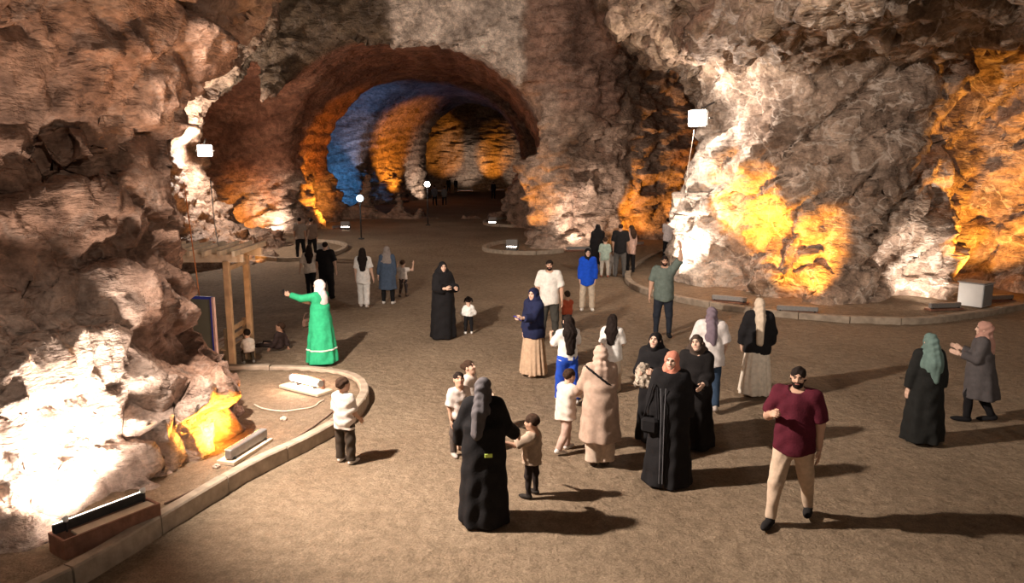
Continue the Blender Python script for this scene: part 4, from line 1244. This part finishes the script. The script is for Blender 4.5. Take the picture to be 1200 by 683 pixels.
q = Person(8.55, 35.6, 150, 1.66, 'dark figure standing half behind the right rock by the amber glow', 2, sex='m', **STAND)
q.body().top((.06, .055, .055), 1.9).trousers(BLK).shoes(BLK).hair('short')

# --- man with raised arm
q = Person(3.44, 16.77, 172, 1.82, 'bearded man in grey-green T-shirt raising one arm', 0, sex='m', build=1.18,
           armL=((-.45, .25, .75), (.05, .15, 1)), armR=((.30, .0, -1), (.12, .12, -1)), head=(.1, .05, 0), **STAND)
q.body(beard=True, hands=('grip', 'relaxed')).top((.125, .155, .135), .9, -.05, .016).trousers((.022, .026, .036), .008, .006).shoes(BLK).hair('short')

# --- girls in white shirts
q = Person(.92, 12.09, 18, 1.48, 'girl in white T-shirt and wide bright blue trousers', 1, armL=((-.3, .5, -.8), (.2, 1, .5)), armR=((.35, .4, -.8), (-.1, 1, .4)), **WL)
q.body(hands=('grip', 'grip')).top(WHT, .95, -.01, .014).trousers((.022, .075, .45), .02, .045, 1.97).shoes((.72, .68, .64)).hair('long', M_hair, .24)
q = Person(1.74, 12.7, -20, 1.36, 'long-haired girl in loose white shirt and pale trousers', 1, armR=((.2, .3, -1), (.0, 1, -.1)), **STAND)
q.body().top(WHT, .95, -.09, .022, hemflare=.02).trousers((.58, .48, .38), .014, .02).shoes((.5, .44, .38)).hair('long', M_hair, .17)

# --- woman in beige coat with a child
q = Person(1.17, 9.47, 8, 1.58, 'woman in a beige trench coat over dark top with beige hood scarf', 1, build=1.22, lean=.14,
           armL=((-.30, .35, -1), (-.05, .8, -.6)), armR=((.20, .30, -1), (-.3, 1, -.1)), head=(.25, -.25, 0))
q.body().trousers((.55, .43, .34), .03, .055).robe((.43, .305, .235), .24, .165, .024, 1.95, .014, 7, .008, 'coat').scarf((.46, .33, .26), .10, cape=.10).shoes((.06, .04, .035))
p = q.p
def f(P):
    t = p.torso(P, .037); a = np.abs((P - p.chest.astype(np.float32)) @ np.array([.62, 0, .78], np.float32)) - .017
    return smax(np.abs(t) - .006, a, .004)
q.part('bag_strap', f, cloth(BLK, 'strap'), res=.012)
q = Person(.74, 9.92, -55, 1.18, 'little girl in white lace top held by the woman in beige', 1, lean=.12, armR=((.2, .7, -.3), (.1, 1, .2)), **WL)
q.body().top((.66, .57, .50), 1.7, -.10, .022, hemflare=.03).trousers((.48, .33, .27), .012, .012).shoes((.75, .70, .66)).hair('short', M_hair_b)

# --- group in black
q = Person(2.05, 10.35, 150, 1.58, 'woman in black headscarf looking down at a floral bundle', 1, build=1.15, lean=.10, armL=((-.2, .3, -1), (.45, 1, .25)), armR=((.2, .3, -1), (-.3, 1, .15)), head=(.0, -.35, 0))
q.body(hands=('grip', 'grip')).robe(BLK, .02, .16, .028, 1.93, .03, name='abaya').scarf((.010, .009, .010), .22, cape=.12).shoes(BLK)
c = q.world((.05, .36, 1.02))
M_floral = mat('floral_cloth', (.40, .33, .26), .9, .75, 26, .3)
def f(P): return ell(P, (0, 0, 0), (.13, .12, .17)) + .035 * fbm(P * 11, 3, 3) + .02 * np.sin(P[:, 2] * 25)
o = blob_obj('cloth_bundle', f, (-.22, -.22, -.28), (.22, .22, .28), .014, M_floral); o.location = tuple(c)
tag(o, 'crumpled floral cloth bundle in the arms of the woman in black headscarf', 'cloth')
q = Person(1.96, 8.93, 172, 1.66, 'woman in long black abaya with salmon pink headscarf', 1, build=1.18, armL=((-.2, .02, -1), (.0, .15, -1)), armR=((.2, .05, -1), (-.05, .25, -1)), head=(-.30, -.05, 0))
q.body().robe((.013, .012, .013), .015, .175, .026, 1.9, .035, 8, .012, 'abaya').scarf((.56, .215, .145), .155, .0, cape=.098).shoes(BLK)
p = q.p
for x_ in (-.02, .02):
    mb = MB().tube([tuple(v) for v in [(x_ * 1.5 + .10, .17, 1.28), (x_ + .10, .225, 1.0), (x_ + .10, .255, .6), (x_ + .10, .285, .1)]], .006, 6)
    mb.build('piping', cloth((.12, .12, .13), 'piping_cloth'), q.root)
handbag(q.world((.245, .16, .80)), R(150), (.22, .10, .20), BLK, 'black shoulder bag at the hip of the woman in pink headscarf',
        [(-.09, 0, .08), (-.07, -.02, .3), (-.02, -.06, .52), (.04, -.04, .3), (.09, 0, .08)])
q = Person(2.56, 10.08, 160, 1.60, 'woman with dark brown draped headscarf bending over the pink headscarf wearer', 1, build=1.15, lean=.12, armL=((-.1, .2, -1), (.2, .9, -.2)), armR=((.2, .3, -1), (-.1, 1, -.2)), head=(-.2, -.4, .25))
q.body().robe((.014, .012, .012), .02, .165, .028, 1.9, .03, name='abaya').scarf((.060, .042, .033), .26, .02, cape=.128).shoes((.5, .45, .4))
c = q.world((.17, .27, .60))
def f(P):
    b = cone(P, (0, 0, .28), (.03, .02, -.30), .06, .085); return b + .012 * np.sin(np.arctan2(P[:, 0], P[:, 1]) * 6 + P[:, 2] * 5)
o = blob_obj('draped_garment', f, (-.2, -.2, -.42), (.2, .2, .42), .015, cloth((.42, .31, .25), 'draped_cloth')); o.location = tuple(c)
tag(o, 'long beige garment hanging over the arm of the woman in brown scarf', 'garment')
q = Person(3.19, 11.74, -8, 1.66, 'woman in loose white blouse and blue jeans with violet grey scarf', 1, build=1.12, armL=((-.25, .1, -1), (.1, .8, -.2)), armR=((.28, .1, -1), (.1, .6, -.5)), **WL)
q.body().top((.64, .58, .55), .95, -.07, .03, hemflare=.03, sflare=.03, name='blouse').trousers((.030, .050, .085), .012, .02).scarf((.16, .12, .145), .20, .03, cape=.085).shoes((.42, .36, .32))
q = Person(4.17, 12.41, -6, 1.67, 'woman in black sweater and long cream skirt with beige scarf tail', 1, build=1.1, armL=((-.30, .1, -1), (.0, .35, -1)), armR=((.30, .1, -1), (.05, .35, -1)))
q.body().skirt((.66, .58, .48), .05, .04, .095, .150, 13, .010).top(BLK, 1.9, -.05, .026, sflare=.02, name='sweater', hemflare=.02).scarf((.56, .45, .34), .08, .0, tail=((0, -.085, -.06), (.0, -.10, -.28), .045, .035), cape=.075).shoes((.5, .42, .34))

# --- man in maroon, striding
q = Person(3.10, 7.84, 148, 1.77, 'man in maroon polo shirt and beige trousers striding past', 0, sex='m', build=1.15,
           legL=((-.10, -.30, -1), (-.04, -.42, -1)), legR=((.10, .40, -1), (.05, .18, -1)),
           armR=((.38, .05, -1), (-.35, .95, .40)), armL=((-.25, -.05, -1), (-.03, .05, -1)), head=(.1, .0, 0))
q.body(beard=True, hands=('relaxed', 'grip')).top((.085, .012, .022), .9, -.03, .018, name='polo_shirt').trousers((.56, .42, .31), .010, .006).shoes((.02, .018, .018)).hair('short')
# --- two women on the right
q = Person(5.88, 10.27, 2, 1.56, 'woman in black abaya with teal headscarf spread over her back', 1, build=1.2, armL=((-.28, .0, -1), (-.12, .10, -1)), armR=((.28, .0, -1), (.14, .10, -1)))
q.body().robe((.016, .016, .015), .035, .17, .026, 1.93, .02, name='abaya').scarf((.125, .185, .165), .17, .07, tail=((0, -.09, -.08), (.01, -.105, -.24), .062, .03), cape=.115).shoes(BLK)
q = Person(7.17, 11.13, 58, 1.56, 'woman in knee-length grey coat and pinkish beige headscarf walking', 1, build=1.12, armL=((-.2, .2, -1), (.1, .8, .2)), armR=((.2, .2, -1), (.1, .7, .2)), **WL)
q.body().robe((.085, .075, .075), .26, .16, .024, 1.93, .014, 7, .010, 'coat').trousers(BLK).scarf((.40, .22, .17), .16, .03, cape=.10).shoes(BLK, size=1.1)

# --- woman in black with the children, front
q = Person(-.31, 7.86, 2, 1.62, 'woman in black abaya with dark grey patterned scarf leading a boy', 1, build=1.28, lean=.05,
           armL=((-.42, .15, -1), (-.10, .45, -1)), armR=((.34, .15, -1), (.45, .55, -.55)), head=(-.35, -.25, 0))
q.body(hands=('grip', 'grip')).robe((.013, .012, .013), .015, .165, .026, 1.93, .024, 7, .012, 'abaya').scarf((.105, .095, .10), .09, .0, tail=((-.03, -.085, -.06), (-.045, -.10, -.20), .05, .042), cape=.085).shoes(BLK)
o = MB().box((.05, -.218, .86), (.085, .012, .042), bev=.004, rz=.1).build('reflective_tag', mat('yellow_green_tag', (.62, .80, .16), .5, .1, 9), q.root)
q = Person(.24, 8.47, 58, 1.02, 'small boy in beige checked shirt holding the hand of the woman in black', 0, armL=((-.45, .55, -.35), (-.5, .5, .25)), armR=((.3, .1, -1), (.05, .9, .0)), head=(.25, .1, 0), **STAND)
q.body().top((.42, .315, .235), .95, -.10, .016, hemflare=.012).trousers((.030, .022, .020), .004, .004).shoes((.03, .025, .022)).hair('short', M_hair_b)
q = Person(-.72, 9.8, -150, 1.16, 'boy in white polo shirt behind the woman in black', 0, armR=((.2, .05, -1), (.0, .2, -1)), head=(-.2, -.35, 0), **STAND)
q.body().top((.64, .55, .50), .9, -.06, .016, name='polo_shirt').trousers((.10, .08, .07)).shoes((.4, .36, .33)).hair('short')
q = Person(-.62, 10.5, -115, 1.13, 'little girl in pale sleeveless dress behind the boy in white polo', 1, armL=((-.3, .35, -1), (.1, .9, -.2)), head=(0, -.35, 0), **STAND)
q.body().robe((.60, .52, .46), .36, .15, .018, .6, .01, 8, .010, 'dress').shoes((.4, .36, .33)).hair('bun', M_hair_b)
q = Person(-2.22, 9.5, -28, 1.17, 'boy in white printed T-shirt and dark baggy trousers by the kerb', 0, armL=((-.12, -.05, -1), (.0, .1, -1)), armR=((.15, .2, -1), (-.05, .7, -.7)), head=(-.25, -.12, 0), **STAND)
q.body().top((.66, .58, .52), .9, -.10, .018, hemflare=.012).trousers((.055, .042, .032), .018, .016).shoes((.72, .68, .64)).hair('short', M_hair_b)
# --- children at the pergola
q = Person(-4.95, 15.5, 75, 1.05, 'child in dark clothes sitting on the ground beside the pergola', 2, lean=-.15, armL=((-.3, .3, -1), (0, .6, -.6)), armR=((.3, -.3, -1), (.1, -.2, -1)),
           legL=((-.25, 1, .12), (-.1, 1, -.16)), legR=((.25, 1, .10), (.2, 1, -.14)), head=(.2, -.2, 0))
q.root.location.z += .06
q.body().top((.045, .030, .028), 1.8, -.04).trousers((.035, .025, .022)).shoes((.6, .55, .5)).hair('short', M_hair_b)
q = Person(-5.2, 14.42, 30, .85, 'toddler in a white shirt crouching by the pergola post', 1, lean=.35, legL=((-.2, .9, -.45), (-.05, -.55, -1)), legR=((.2, .9, -.45), (.05, -.55, -1)), armL=((-.1, .6, -1), (.1, .6, -.8)), armR=((.1, .6, -1), (-.1, .6, -.8)), head=(0, -.2, 0))
q.body().top((.68, .62, .55), .9, -.05).trousers((.10, .08, .06), .006, .006).shoes((.6, .55, .5)).hair('short')
# --- far away in the tunnel
for x_, y_, fc, H_, c1, lb in ((-6.75, 66, 0, 1.7, (.10, .09, .09), 'visitor in grey strolling deep in the tunnel beside the lantern'), (-5.95, 66.5, 10, 1.64, (.14, .13, .12), 'visitor in pale grey strolling deep in the tunnel'),
                               (-1.9, 77, 0, 1.72, BLK, 'lone dark visitor far along the tunnel'), (-7.7, 92, 0, 1.7, BLK, 'dark silhouette in front of the farthest amber wall'), (-6.9, 93, 0, 1.6, (.03, .02, .02), 'brown silhouette next to the farthest amber wall')):
    q = Person(x_, y_, fc, H_, lb, 2, **STAND); q.res = .045
    q.body().top(c1, 1.9, -.08, .02).trousers(BLK, .01, .02).shoes(BLK).hair('short')
print('done', time.time() - T0)
